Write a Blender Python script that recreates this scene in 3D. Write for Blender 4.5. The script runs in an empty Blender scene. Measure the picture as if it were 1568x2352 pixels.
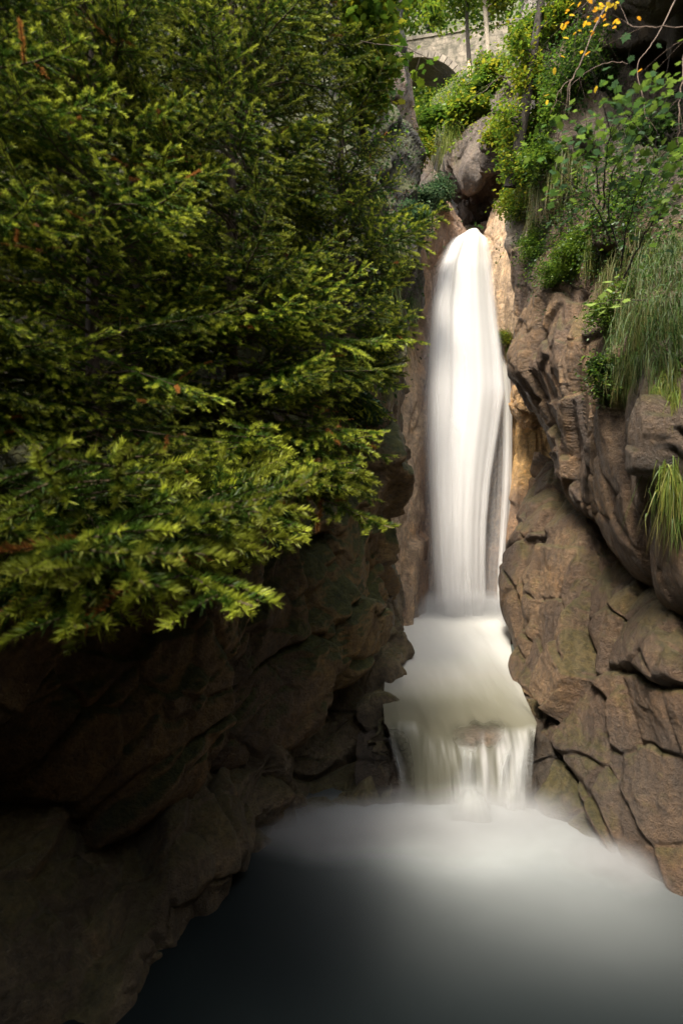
import bpy, math, random
import numpy as np
from mathutils import Vector, Matrix
from mathutils.bvhtree import BVHTree
R = math.radians
random.seed(7); rng = np.random.default_rng(11)
S = bpy.context.scene
COL = S.collection

# ------------------------------------------------------------------ camera
F = 1307.0                                   # focal length in units of a 1568x2352 frame
cam = bpy.data.cameras.new('camera'); co = bpy.data.objects.new('camera', cam); COL.objects.link(co)
cam.sensor_fit = 'VERTICAL'; cam.sensor_height = 36; cam.lens = 36*F/2352
cam.clip_start = .05; cam.clip_end = 2000
co.location = (0, 0, 0); co.rotation_euler = (R(90), 0, 0)
cam.dof.use_dof = True; cam.dof.focus_distance = 13; cam.dof.aperture_fstop = 1.0
S.camera = co
# ------------------------------------------------------------------ sky, sun, exposure
W = bpy.data.worlds.new('World'); S.world = W; W.use_nodes = True
SUN_EL, SUN_AZ = 56, -152                     # azimuth from +Y towards +X: high on the left
nt = W.node_tree; nt.nodes.clear()
sky = nt.nodes.new('ShaderNodeTexSky'); sky.sky_type = 'NISHITA'; sky.sun_disc = False
sky.sun_elevation = R(SUN_EL); sky.sun_rotation = R(SUN_AZ); sky.air_density = 1.0; sky.dust_density = 4.0; sky.ozone_density = .6
bg = nt.nodes.new('ShaderNodeBackground'); bg.inputs[1].default_value = .15
wo = nt.nodes.new('ShaderNodeOutputWorld')
hs = nt.nodes.new('ShaderNodeHueSaturation'); hs.inputs['Saturation'].default_value = .25     # thin overcast: a nearly neutral sky
nt.links.new(sky.outputs[0], hs.inputs['Color']); nt.links.new(hs.outputs[0], bg.inputs[0]); nt.links.new(bg.outputs[0], wo.inputs[0])
sun = bpy.data.lights.new('sun', 'SUN'); sun.energy = 2.4; sun.angle = R(14); sun.color = (1, .9, .76)
so = bpy.data.objects.new('sun', sun); COL.objects.link(so)
d = Vector((math.sin(R(SUN_AZ))*math.cos(R(SUN_EL)), math.cos(R(SUN_AZ))*math.cos(R(SUN_EL)), math.sin(R(SUN_EL))))
so.rotation_euler = d.to_track_quat('Z', 'Y').to_euler(); so.location = d*60
S.view_settings.view_transform = 'Standard'; S.view_settings.look = 'None'
S.view_settings.exposure = 1.75; S.view_settings.gamma = 1
S.cycles.use_denoising = True
S.cycles.max_bounces = 6; S.cycles.diffuse_bounces = 3; S.cycles.glossy_bounces = 2
S.cycles.transparent_max_bounces = 24; S.cycles.transmission_bounces = 3; S.cycles.volume_bounces = 1
S.cycles.caustics_reflective = False; S.cycles.caustics_refractive = False
S.cycles.sample_clamp_indirect = 4

# ------------------------------------------------------------------ helpers
def P(U, V, D): return np.array([(U-784)/F*D, D, (1176-V)/F*D])

def _hash(ix, iy, iz, s):
    h = (ix*374761393 + iy*668265263 + iz*2147483647 + s*1274126177) & 0xFFFFFFFF
    h = ((h ^ (h >> 13))*1274126177) & 0xFFFFFFFF
    h = ((h ^ (h >> 16))*2246822519) & 0xFFFFFFFF
    return ((h ^ (h >> 15)) & 0xFFFFFF)/float(0xFFFFFF)
def noise3(p, s=0):
    i = np.floor(p).astype(np.int64); f = p-i; u = f*f*f*(f*(f*6-15)+10)
    out = 0
    for dx in (0, 1):
        for dy in (0, 1):
            for dz in (0, 1):
                w = (u[:, 0] if dx else 1-u[:, 0])*(u[:, 1] if dy else 1-u[:, 1])*(u[:, 2] if dz else 1-u[:, 2])
                out = out + w*_hash(i[:, 0]+dx, i[:, 1]+dy, i[:, 2]+dz, s)
    return out*2-1
def fbm(p, o=4, s=0, g=.5):
    a = 1; t = 0; n = 0
    for k in range(o):
        t = t+a*noise3(p*(2.03**k)+k*17.3, s+k); n += a; a *= g
    return t/n
def ridged(p, o=4, s=0):
    a = 1; t = 0; n = 0
    for k in range(o):
        t = t+a*(1-np.abs(noise3(p*(2.1**k)+k*9.1, s+k))*2); n += a; a *= .5
    return t/n
def worley(p, s=0, jit=.9):
    c = np.floor(p).astype(np.int64); N = len(p)
    f1 = np.full(N, 9.); f2 = np.full(N, 9.); hid = np.zeros(N); slope = np.zeros(N)
    for dx in (-1, 0, 1):
        for dy in (-1, 0, 1):
            for dz in (-1, 0, 1):
                q = c+np.array([dx, dy, dz])
                r = np.stack([_hash(q[:, 0], q[:, 1], q[:, 2], s+k) for k in (1, 2, 3)], 1)
                v = p-(q+.5+(r-.5)*jit)
                dd = np.sqrt((v*v).sum(1))
                m = dd < f1
                f2 = np.where(m, f1, np.minimum(f2, dd))
                f1 = np.where(m, dd, f1)
                h = _hash(q[:, 0], q[:, 1], q[:, 2], s+9)
                sl = v[:, 0]*(r[:, 1]*2-1)+v[:, 1]*(r[:, 2]*2-1)+v[:, 2]*(r[:, 0]*2-1)
                hid = np.where(m, h, hid); slope = np.where(m, sl, slope)
    return f1, f2, hid, slope
def smooth(a, b, x):
    t = np.clip((x-a)/(b-a), 0, 1); return t*t*(3-2*t)

def link(o, parent=None):
    COL.objects.link(o)
    if parent is not None: o.parent = parent
    return o
def tag(o, label=None, cat=None, group=None, kind=None):
    if label: o['label'] = label
    if cat: o['category'] = cat
    if group: o['group'] = group
    if kind: o['kind'] = kind
    return o
def empty(name, loc=(0, 0, 0)):
    o = bpy.data.objects.new(name, None); COL.objects.link(o); o.location = Vector(loc); o.empty_display_size = .2
    return o

class MB:
    """collects vertices / same-arity face blocks / colours, links them as ONE mesh object"""
    def __init__(s): s.v = []; s.f = []; s.c = []; s.a = []; s.n = 0
    def add(s, v, f, c=(1, 1, 1), a=1.0):
        v = np.asarray(v, float).reshape(-1, 3); f = np.asarray(f, np.int64)
        c = np.broadcast_to(np.asarray(c, float), (len(v), 3)); a = np.broadcast_to(np.asarray(a, float), (len(v),))
        s.v.append(v); s.f.append(f+s.n); s.c.append(c); s.a.append(a); s.n += len(v)
    def grid(s, G, c=(1, 1, 1), a=1.0):
        n, m = G.shape[:2]
        i = np.arange(n*m).reshape(n, m)
        f = np.stack([i[:-1, :-1], i[:-1, 1:], i[1:, 1:], i[1:, :-1]], -1).reshape(-1, 4)
        c = np.asarray(c, float)
        if c.ndim == 3: c = c.reshape(-1, 3)
        a = np.asarray(a, float)
        if a.ndim == 2: a = a.reshape(-1)
        s.add(G.reshape(-1, 3), f, c, a)
    def tube(s, pts, rad, sides=6, c=(1, 1, 1)):
        pts = np.asarray(pts, float); n = len(pts); rad = np.broadcast_to(rad, (n,))
        t = np.gradient(pts, axis=0); t /= np.linalg.norm(t, axis=1)[:, None]+1e-9
        up = np.array([.31, .17, .93]); x = np.cross(t, up); x /= np.linalg.norm(x, axis=1)[:, None]+1e-9
        y = np.cross(t, x)
        a = np.arange(sides)*2*math.pi/sides
        V = pts[:, None]+(x[:, None]*np.cos(a)[None, :, None]+y[:, None]*np.sin(a)[None, :, None])*rad[:, None, None]
        i = np.arange(n*sides).reshape(n, sides); j = np.roll(i, -1, 1)
        f = np.stack([i[:-1], j[:-1], j[1:], i[1:]], -1).reshape(-1, 4)
        s.add(V.reshape(-1, 3), f, c)
    def inst(s, tv, tf, M, T, c):
        """template tv (k,3) tf (m,arity) at N places: M (N,3,3), T (N,3), c (N,3)"""
        N = len(T); k = len(tv)
        V = np.einsum('nij,kj->nki', M, tv)+T[:, None]
        Fc = (np.asarray(tf)[None]+np.arange(N)[:, None, None]*k).reshape(-1, np.asarray(tf).shape[1])
        s.add(V.reshape(-1, 3), Fc, np.repeat(np.broadcast_to(c, (N, 3)), k, 0))
    def mesh(s, name, mat, smooth_=True):
        me = bpy.data.meshes.new(name)
        v = np.concatenate(s.v); me.vertices.add(len(v)); me.vertices.foreach_set('co', v.ravel())
        lens = np.concatenate([np.full(len(f), f.shape[1]) for f in s.f]); li = np.concatenate([f.ravel() for f in s.f])
        me.loops.add(len(li)); me.loops.foreach_set('vertex_index', li.astype(np.int32))
        me.polygons.add(len(lens)); st = np.concatenate([[0], np.cumsum(lens)[:-1]])
        me.polygons.foreach_set('loop_start', st.astype(np.int32)); 
        me.polygons.foreach_set('use_smooth', np.full(len(lens), smooth_))
        me.update(calc_edges=True)
        ca = me.color_attributes.new('col', 'FLOAT_COLOR', 'POINT')
        c = np.ones((len(v), 4)); c[:, :3] = np.concatenate(s.c); ca.data.foreach_set('color', c.ravel())
        aa = me.attributes.new('dens', 'FLOAT', 'POINT'); aa.data.foreach_set('value', np.concatenate(s.a))
        me.materials.append(mat)
        return me
    def build(s, name, mat, parent=None, smooth_=True, origin=None):
        if origin is not None:
            o3 = np.asarray(origin, float)
            s.v = [v-o3 for v in s.v]
        o = bpy.data.objects.new(name, s.mesh(name, mat, smooth_))
        if origin is not None and parent is None: o.location = Vector(origin)
        return link(o, parent)

# ------------------------------------------------------------------ materials
def newmat(name):
    m = bpy.data.materials.new(name); m.use_nodes = True; t = m.node_tree; t.nodes.clear()
    return m, t, t.nodes, t.links
def N(nodes, typ, **kw):
    n = nodes.new(typ)
    for k, v in kw.items():
        if k.startswith('_'): setattr(n, k[1:], v)
        elif k[0] == 'i' and k[1:].isdigit(): n.inputs[int(k[1:])].default_value = v
        else: n.inputs[k].default_value = v
    return n
def ramp(nodes, stops):
    r = nodes.new('ShaderNodeValToRGB'); e = r.color_ramp.elements
    while len(e) < len(stops): e.new(.5)
    for k, (p, c) in enumerate(stops): e[k].position = p; e[k].color = (*c, 1) if len(c) == 3 else c
    return r
def mulcol(nodes, links, a, b, fac=1.0, mode='MULTIPLY'):
    m = nodes.new('ShaderNodeMix'); m.data_type = 'RGBA'; m.blend_type = mode; m.inputs[0].default_value = fac
    links.new(a, m.inputs[6]); links.new(b, m.inputs[7]); return m

def rock_mat(name, moss=.25, wet=.5, fine=1.0):
    m, t, n, l = newmat(name)
    out = n.new('ShaderNodeOutputMaterial'); b = n.new('ShaderNodeBsdfPrincipled')
    tc = n.new('ShaderNodeTexCoord'); at = N(n, 'ShaderNodeAttribute', _attribute_name='col')
    n1 = N(n, 'ShaderNodeTexNoise', Scale=1.7, Detail=9, Roughness=.62)
    n2 = N(n, 'ShaderNodeTexNoise', Scale=11, Detail=10, Roughness=.68)
    n3 = N(n, 'ShaderNodeTexNoise', Scale=42*fine, Detail=8, Roughness=.75)
    mp = N(n, 'ShaderNodeMapping'); mp.inputs['Scale'].default_value = (1, 1, .22); mp.inputs['Rotation'].default_value = (0, .25, .1)
    n4 = N(n, 'ShaderNodeTexNoise', Scale=6, Detail=6, Roughness=.6)       # run-off streaks, steeply down the wall
    for q in (n1, n2, n3): l.new(tc.outputs['Object'], q.inputs['Vector'])
    l.new(tc.outputs['Object'], mp.inputs[0]); l.new(mp.outputs[0], n4.inputs['Vector'])
    r1 = ramp(n, [(.25, (.45, .42, .40)), (.5, (1, 1, 1)), (.75, (1.45, 1.28, 1.05))])
    r2 = ramp(n, [(.28, (.42, .42, .45)), (.5, (1, 1, 1)), (.72, (1.55, 1.5, 1.4))])
    r3 = ramp(n, [(.3, (.55, .55, .55)), (.62, (1.1, 1.1, 1.1)), (.74, (2.1, 2.0, 1.85))])
    r4 = ramp(n, [(.3, (.6, .56, .54)), (.6, (1.15, 1.1, 1.0))])
    l.new(n1.outputs[0], r1.inputs[0]); l.new(n2.outputs[0], r2.inputs[0]); l.new(n3.outputs[0], r3.inputs[0]); l.new(n4.outputs[0], r4.inputs[0])
    c = mulcol(n, l, at.outputs['Color'], r1.outputs[0], 1)
    c = mulcol(n, l, c.outputs[2], r2.outputs[0], .9)
    c = mulcol(n, l, c.outputs[2], r3.outputs[0], .7)
    c = mulcol(n, l, c.outputs[2], r4.outputs[0], .8)
    # moss where the rock faces up
    geo = n.new('ShaderNodeNewGeometry'); sx = n.new('ShaderNodeSeparateXYZ'); l.new(geo.outputs['Normal'], sx.inputs[0])
    ad = N(n, 'ShaderNodeMath', _operation='MULTIPLY_ADD', i1=.5); l.new(sx.outputs[2], ad.inputs[0]); l.new(n1.outputs[0], ad.inputs[2])
    mr = N(n, 'ShaderNodeMapRange', i1=.78-moss*.5, i2=.98-moss*.5); mr.clamp = True; l.new(ad.outputs[0], mr.inputs[0])
    mf = N(n, 'ShaderNodeMath', _operation='MULTIPLY', i1=min(1, moss*2.4)); l.new(mr.outputs[0], mf.inputs[0])
    mc = ramp(n, [(.35, (.018, .026, .006)), (.65, (.075, .075, .014))]); l.new(n2.outputs[0], mc.inputs[0])
    mx = n.new('ShaderNodeMix'); mx.data_type = 'RGBA'; l.new(mf.outputs[0], mx.inputs[0]); l.new(c.outputs[2], mx.inputs[6]); l.new(mc.outputs[0], mx.inputs[7])
    l.new(mx.outputs[2], b.inputs['Base Color'])
    rr = N(n, 'ShaderNodeMapRange', i1=.35, i2=.65, i3=.22+.4*(1-wet), i4=.75); l.new(n4.outputs[0], rr.inputs[0]); l.new(rr.outputs[0], b.inputs['Roughness'])
    b.inputs['Specular IOR Level'].default_value = .5
    mu = N(n, 'ShaderNodeTexMusgrave') if False else None
    vo = N(n, 'ShaderNodeTexVoronoi', Scale=7.0); vo.feature = 'DISTANCE_TO_EDGE'
    wp = N(n, 'ShaderNodeMix'); wp.data_type = 'VECTOR'; wp.inputs[0].default_value = .25
    l.new(tc.outputs['Object'], wp.inputs[4]); l.new(n1.outputs[1], wp.inputs[5]); l.new(wp.outputs[1], vo.inputs['Vector'])
    vr = N(n, 'ShaderNodeMapRange', i1=0, i2=.06); vr.clamp = True; l.new(vo.outputs[0], vr.inputs[0])
    s1 = N(n, 'ShaderNodeMath', _operation='MULTIPLY', i1=.05); l.new(vr.outputs[0], s1.inputs[0])
    s2 = N(n, 'ShaderNodeMath', _operation='ADD'); l.new(s1.outputs[0], s2.inputs[0]); l.new(n2.outputs[0], s2.inputs[1])
    s3 = N(n, 'ShaderNodeMath', _operation='MULTIPLY_ADD', i1=.4); l.new(n3.outputs[0], s3.inputs[0]); l.new(s2.outputs[0], s3.inputs[2])
    bp = N(n, 'ShaderNodeBump', Strength=1.0, Distance=.11); l.new(s3.outputs[0], bp.inputs['Height']); l.new(bp.outputs[0], b.inputs['Normal'])
    l.new(b.outputs[0], out.inputs[0])
    return m
def leaf_mat(name, trans=.45, gloss=.12, rough=.5, var=.35):
    m, t, n, l = newmat(name)
    out = n.new('ShaderNodeOutputMaterial'); at = N(n, 'ShaderNodeAttribute', _attribute_name='col')
    oi = n.new('ShaderNodeObjectInfo'); mr = N(n, 'ShaderNodeMapRange', i3=1-var, i4=1+var); l.new(oi.outputs['Random'], mr.inputs[0])
    sc = n.new('ShaderNodeVectorMath'); sc.operation = 'SCALE'; l.new(at.outputs['Color'], sc.inputs[0]); l.new(mr.outputs[0], sc.inputs[3])
    di = n.new('ShaderNodeBsdfDiffuse'); tr = n.new('ShaderNodeBsdfTranslucent'); gl = N(n, 'ShaderNodeBsdfGlossy', Roughness=rough)
    gl.inputs[0].default_value = (.8, .85, .8, 1)
    l.new(sc.outputs[0], di.inputs[0]); l.new(sc.outputs[0], tr.inputs[0])
    m1 = n.new('ShaderNodeMixShader'); m1.inputs[0].default_value = trans; l.new(di.outputs[0], m1.inputs[1]); l.new(tr.outputs[0], m1.inputs[2])
    m2 = n.new('ShaderNodeMixShader'); m2.inputs[0].default_value = gloss; l.new(m1.outputs[0], m2.inputs[1]); l.new(gl.outputs[0], m2.inputs[2])
    l.new(m2.outputs[0], out.inputs[0]); return m
def bark_mat(name, sc=30):
    m, t, n, l = newmat(name)
    out = n.new('ShaderNodeOutputMaterial'); b = N(n, 'ShaderNodeBsdfPrincipled', Roughness=.85)
    tc = n.new('ShaderNodeTexCoord'); at = N(n, 'ShaderNodeAttribute', _attribute_name='col')
    mp = N(n, 'ShaderNodeMapping'); mp.inputs['Scale'].default_value = (1, 1, .2); l.new(tc.outputs['Object'], mp.inputs[0])
    no = N(n, 'ShaderNodeTexNoise', Scale=sc, Detail=6, Roughness=.7); l.new(mp.outputs[0], no.inputs['Vector'])
    rp = ramp(n, [(.3, (.4, .4, .4)), (.7, (1.5, 1.45, 1.35))]); l.new(no.outputs[0], rp.inputs[0])
    c = mulcol(n, l, at.outputs['Color'], rp.outputs[0]); l.new(c.outputs[2], b.inputs['Base Color'])
    bp = N(n, 'ShaderNodeBump', Strength=.9, Distance=.03); l.new(no.outputs[0], bp.inputs['Height']); l.new(bp.outputs[0], b.inputs['Normal'])
    l.new(b.outputs[0], out.inputs[0]); return m
def water_mat(name, rough=.5, alpha=True, trans=.35, spec=.1):
    """white aerated water: density comes from the mesh, thin water lets the rock through"""
    m, t, n, l = newmat(name)
    out = n.new('ShaderNodeOutputMaterial'); at = N(n, 'ShaderNodeAttribute', _attribute_name='col'); de = N(n, 'ShaderNodeAttribute', _attribute_name='dens')
    di = n.new('ShaderNodeBsdfDiffuse'); tr = n.new('ShaderNodeBsdfTranslucent'); l.new(at.outputs['Color'], di.inputs[0]); l.new(at.outputs['Color'], tr.inputs[0])
    m1 = n.new('ShaderNodeMixShader'); m1.inputs[0].default_value = trans; l.new(di.outputs[0], m1.inputs[1]); l.new(tr.outputs[0], m1.inputs[2])
    last = m1
    if spec:
        gl = N(n, 'ShaderNodeBsdfGlossy', Roughness=rough); m2 = n.new('ShaderNodeMixShader'); m2.inputs[0].default_value = spec
        l.new(m1.outputs[0], m2.inputs[1]); l.new(gl.outputs[0], m2.inputs[2]); last = m2
    if alpha:
        tp = n.new('ShaderNodeBsdfTransparent'); m3 = n.new('ShaderNodeMixShader')
        l.new(de.outputs['Fac'], m3.inputs[0]); l.new(tp.outputs[0], m3.inputs[1]); l.new(last.outputs[0], m3.inputs[2]); last = m3
    l.new(last.outputs[0], out.inputs[0]); return m

ROCK = rock_mat('gorge rock', moss=.22, wet=.6)
ROCKG = rock_mat('mossy rock', moss=.55, wet=.3)
ROCKW = rock_mat('wet worn rock', moss=.0, wet=1.0)
NEEDLE = leaf_mat('spruce needles', trans=.35, gloss=.02, rough=.45, var=.5)
LEAF = leaf_mat('broad leaves', trans=.5, gloss=.035, rough=.4, var=.2)
GRASS = leaf_mat('grass blades', trans=.45, gloss=.015, rough=.45, var=.2)
BARK = bark_mat('bark')
FALL = water_mat('falling water', spec=0, trans=.3)
STREAM = water_mat('milky stream water', rough=.5, trans=.0, spec=.03)
WATER = water_mat('stream water', alpha=False, rough=.5, trans=.0, spec=.02)

# ------------------------------------------------------------------ rock sheets
def crom(Pn, t):
    """Catmull-Rom through Pn (n,...) at parameters t in 0..n-1"""
    n = len(Pn); i = np.clip(np.floor(t).astype(int), 0, n-2); u = (t-i)
    sh = (-1,)+(1,)*(Pn.ndim-1); u = u.reshape(sh)
    g = lambda k: Pn[np.clip(k, 0, n-1)]
    p0, p1, p2, p3 = g(i-1), g(i), g(i+1), g(i+2)
    return .5*(2*p1+(-p0+p2)*u+(2*p0-5*p1+4*p2-p3)*u*u+(-p0+3*p1-3*p2+p3)*u**3)
SOLID = []
def axes(ang, k=(1, 1, 1)):
    """frame whose first axis runs along the strata: ang degrees up from +X in the XZ plane"""
    a = R(ang); M = np.array([[math.cos(a), 0, math.sin(a)], [0, 1, 0], [-math.sin(a), 0, math.cos(a)]])
    return M*np.array(k)[:, None]
def rock_sheet(name, net, nu, nv, mat, colfn, strata=40, stretch=(.45, 1, 1), cell=1.0, amp=1.0, seed=0, flip=False, crack=1.0, pin=None, parent=None, edge0=0):
    Nn = np.array([[P(*c) for c in row] for row in net])
    G = crom(Nn, np.linspace(0, len(net)-1, nv))
    G = np.swapaxes(crom(np.swapaxes(G, 0, 1), np.linspace(0, Nn.shape[1]-1, nu)), 0, 1)
    du = np.gradient(G, axis=1); dv = np.gradient(G, axis=0)
    Nrm = np.cross(du, dv); Nrm /= np.linalg.norm(Nrm, axis=2)[..., None]+1e-9
    view = -G/np.linalg.norm(G, axis=2)[..., None]
    if (Nrm*view).sum(2).mean() < 0: Nrm = -Nrm
    p = G.reshape(-1, 3)
    q = p@axes(strata, stretch).T
    wq = q+.2*np.stack([fbm(q*.8, 3, seed+k*5) for k in (1, 2, 3)], 1)
    f1, f2, hid, sl = worley(wq/(cell*1.5), seed+3)
    g1, g2, gid, gsl = worley(wq/(cell*.55)+5.1, seed+31)
    h1, h2, hd, hsl = worley(wq/(cell*.2)+2.7, seed+57)
    gr = lambda e, w: -np.exp(-(np.maximum(e, 0)/w)**2)
    D = amp*cell*(.30*fbm(q*.5/cell, 2, seed+70)+.52*sl+.24*(hid-.5)+.10*crack*gr(f2-f1, .03)
             + .15*gsl+.07*(gid-.5)+.035*crack*gr(g2-g1, .04)
             + .03*hsl+.012*(hd-.5)
             )
    D = D.reshape(nv, nu)
    for ax_ in (0, 1):                                            # weathered arrises instead of razor steps
        w_ = 2; pd = np.pad(D, [(w_, w_) if k == ax_ else (0, 0) for k in (0, 1)], mode='edge')
        D = sum(np.take(pd, range(k, k+D.shape[ax_]), axis=ax_) for k in range(2*w_+1))/(2*w_+1)
    D = D+(amp*cell*(.035*ridged(wq*2.3/cell, 5, seed+90)+.03*fbm(wq*7/cell, 5, seed+95, .65)
          +.04*crack*gr(g2-g1, .04)+.07*crack*gr(f2-f1, .03))).reshape(nv, nu)
    D = D*np.clip(G[..., 1]/10.5, .55, 1)
    G2 = G+Nrm*D[..., None]
    mb = MB(); mb.grid(G2, colfn(p, q, hid, gid, seed).reshape(nv, nu, 3))
    o = mb.build(name, mat, parent)
    SOLID.append((G2, nv, nu))
    return o

def palette(*cols, sc=.5):
    cs = np.array(cols)
    def fn(p, q, hid, gid, seed):
        t = np.clip(.5+.6*fbm(q*sc, 3, seed+44)+.5*(hid-.5)+.3*(gid-.5), 0, .999)*(len(cs)-1)
        i = t.astype(int); u = (t-i)[:, None]
        return cs[i]*(1-u)+cs[np.minimum(i+1, len(cs)-1)]*u
    return fn
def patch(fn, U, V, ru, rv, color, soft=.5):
    """a differently coloured patch: real stone tones, and some painted light and shade"""
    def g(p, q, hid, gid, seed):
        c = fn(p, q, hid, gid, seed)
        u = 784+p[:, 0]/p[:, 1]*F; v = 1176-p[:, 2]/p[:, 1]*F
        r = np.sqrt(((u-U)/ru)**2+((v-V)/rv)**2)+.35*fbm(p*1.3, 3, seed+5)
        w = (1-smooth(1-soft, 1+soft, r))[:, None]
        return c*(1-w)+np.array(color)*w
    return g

BR1, BR2, BR3, BR4 = (.085, .055, .035), (.15, .10, .065), (.12, .085, .065), (.21, .145, .09)
pal_r = palette((.065, .041, .027), (.15, .096, .056), (.105, .07, .047), (.20, .13, .07), (.10, .07, .05))
pal_l = palette((.09, .062, .036), (.15, .10, .052), (.21, .135, .055), (.12, .086, .055))
pal_lo = palette((.11, .088, .056), (.18, .145, .092), (.14, .11, .07), (.22, .175, .115))
pal_c = palette((.17, .11, .075), (.30, .20, .135), (.22, .15, .10), (.40, .29, .21))
pal_h = palette((.04, .03, .023), (.095, .072, .056), (.18, .145, .12), (.055, .042, .033))

def wl(D, z=-5.): return 1176-F*z/D
# right wall, upper bulge with the slope above it
NR = [
 [(1230,-260,20),(1195,-260,17),(1260,-260,13.5),(1340,-260,11),(1450,-260,9.4),(1600,-260,8.2),(2400,-260,7)],  # top rows jut forward out of frame to shade the slope below
 [(1222,-30,19),(1192,-30,16),(1260,-30,13.6),(1340,-30,11.8),(1450,-30,9.6),(1600,-30,8.2),(2400,-30,7)],
 [(1222,150,17.5),(1195,150,15),(1260,150,13.2),(1340,150,12.2),(1450,150,12),(1600,150,11.4),(2400,150,7)],
 [(1225,380,17),(1198,380,14.5),(1260,400,12.8),(1340,400,11.2),(1450,400,10),(1600,400,9),(2400,400,6.5)],
 [(1228,560,16.5),(1206,560,14),(1245,560,12.6),(1330,560,11),(1450,560,9.4),(1600,560,8.3),(2400,560,6)],
 [(1222,690,15.5),(1198,690,13.5),(1235,690,12),(1330,690,10.6),(1450,690,8.9),(1600,690,7.5),(2400,690,5.5)],
 [(1190,840,15),(1156,840,13),(1220,830,11.7),(1330,830,10.2),(1450,830,8.5),(1600,830,7),(2400,830,5)],
 [(1230,910,15),(1190,900,13.1),(1245,910,11.7),(1340,920,10),(1450,920,8.2),(1600,920,6.8),(2400,920,4.8)],
 [(1272,1000,15),(1240,1000,13),(1285,1010,11.5),(1355,1010,9.8),(1455,1020,8.1),(1600,1020,6.7),(2400,1020,4.6)],
 [(1285,1080,14.6),(1256,1080,12.8),(1300,1120,11.5),(1370,1190,10.1),(1450,1270,8.6),(1600,1340,7.0),(2400,1400,4.6)],
 [(1300,1095,14.6),(1275,1095,13.3),(1315,1128,12.2),(1388,1215,10.8),(1465,1335,9.3),(1615,1430,7.5),(2400,1500,5)],
 [(1320,1080,15.5),(1300,1085,14.6),(1330,1110,13.6),(1400,1190,12.2),(1480,1310,10.6),(1630,1400,8.6),(2400,1480,6)],
]
cr = patch(patch(pal_r, 1560, 1000, 150, 150, (.11, .08, .056)), 1560, 200, 280, 330, (.085, .065, .048))  # upper right patch paints shade under the overhang into the colour
cr = patch(cr, 1215, 130, 45, 330, (.33, .30, .27), .3)
cr = patch(cr, 1200, 500, 22, 60, (.36, .32, .28), .3)
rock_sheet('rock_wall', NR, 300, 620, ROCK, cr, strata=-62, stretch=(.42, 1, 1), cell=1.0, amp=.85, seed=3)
NL = [
 [(1265,1040,16.5),(1235,1040,15),(1300,1050,13.6),(1380,1100,12.4),(1470,1200,11),(1620,1300,9.2),(2400,1500,6.5)],
 [(1235,1150,16),(1200,1150,14.3),(1270,1150,13),(1350,1190,11.6),(1450,1300,9.9),(1600,1400,7.9),(2400,1560,5.5)],
 [(1205,1290,15.5),(1176,1290,13.8),(1240,1290,12.4),(1320,1310,11),(1430,1390,9.3),(1600,1480,7.4),(2400,1620,5)],
 [(1190,1380,15),(1155,1380,13.1),(1230,1390,11.9),(1320,1420,10.5),(1430,1470,8.9),(1600,1560,7.1),(2400,1700,4.7)],
 [(1205,1460,14),(1162,1450,12.7),(1235,1480,11.7),(1320,1520,10.2),(1430,1560,8.6),(1600,1640,7.0),(2400,1780,4.6)],
 [(1232,1560,13.4),(1188,1560,11.9),(1245,1580,11.1),(1320,1620,9.9),(1435,1640,8.5),(1600,1700,7.1),(2400,1850,4.6)],
 [(1268,1660,12.2),(1228,1660,10.7),(1280,1680,10.1),(1350,1700,9.3),(1440,1730,8.4),(1600,1780,7.2),(2400,1950,4.6)],
 [(1262,1770,11),(1234,1770,9.9),(1285,1780,9.5),(1350,1810,8.9),(1445,1840,8.2),(1600,1890,7.3),(2400,2060,4.7)],
 [(1255,1890,10),(1230,1895,9.1),(1290,1912,8.9),(1350,1935,8.6),(1450,1985,8.1),(1600,2075,7.3),(2400,2420,5.2)],
 [(1255,wl(10,-6.3),10),(1230,wl(9.1,-6.3),9.0),(1290,wl(8.8,-6.3),8.7),(1350,wl(8.5,-6.3),8.4),(1450,wl(8,-6.3),7.9),(1600,wl(7.2,-6.3),7.1),(2400,wl(5,-6.3),5)],
]
clo = patch(palette((.075, .048, .032), (.135, .088, .054), (.10, .068, .046), (.175, .115, .066), (.11, .08, .056)), 1400, 1800, 200, 120, (.085, .062, .045))
rock_sheet('rock_wall', NL, 300, 520, ROCK, clo, strata=-55, stretch=(.5, 1, 1), cell=1.6, amp=.62, seed=8)
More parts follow.
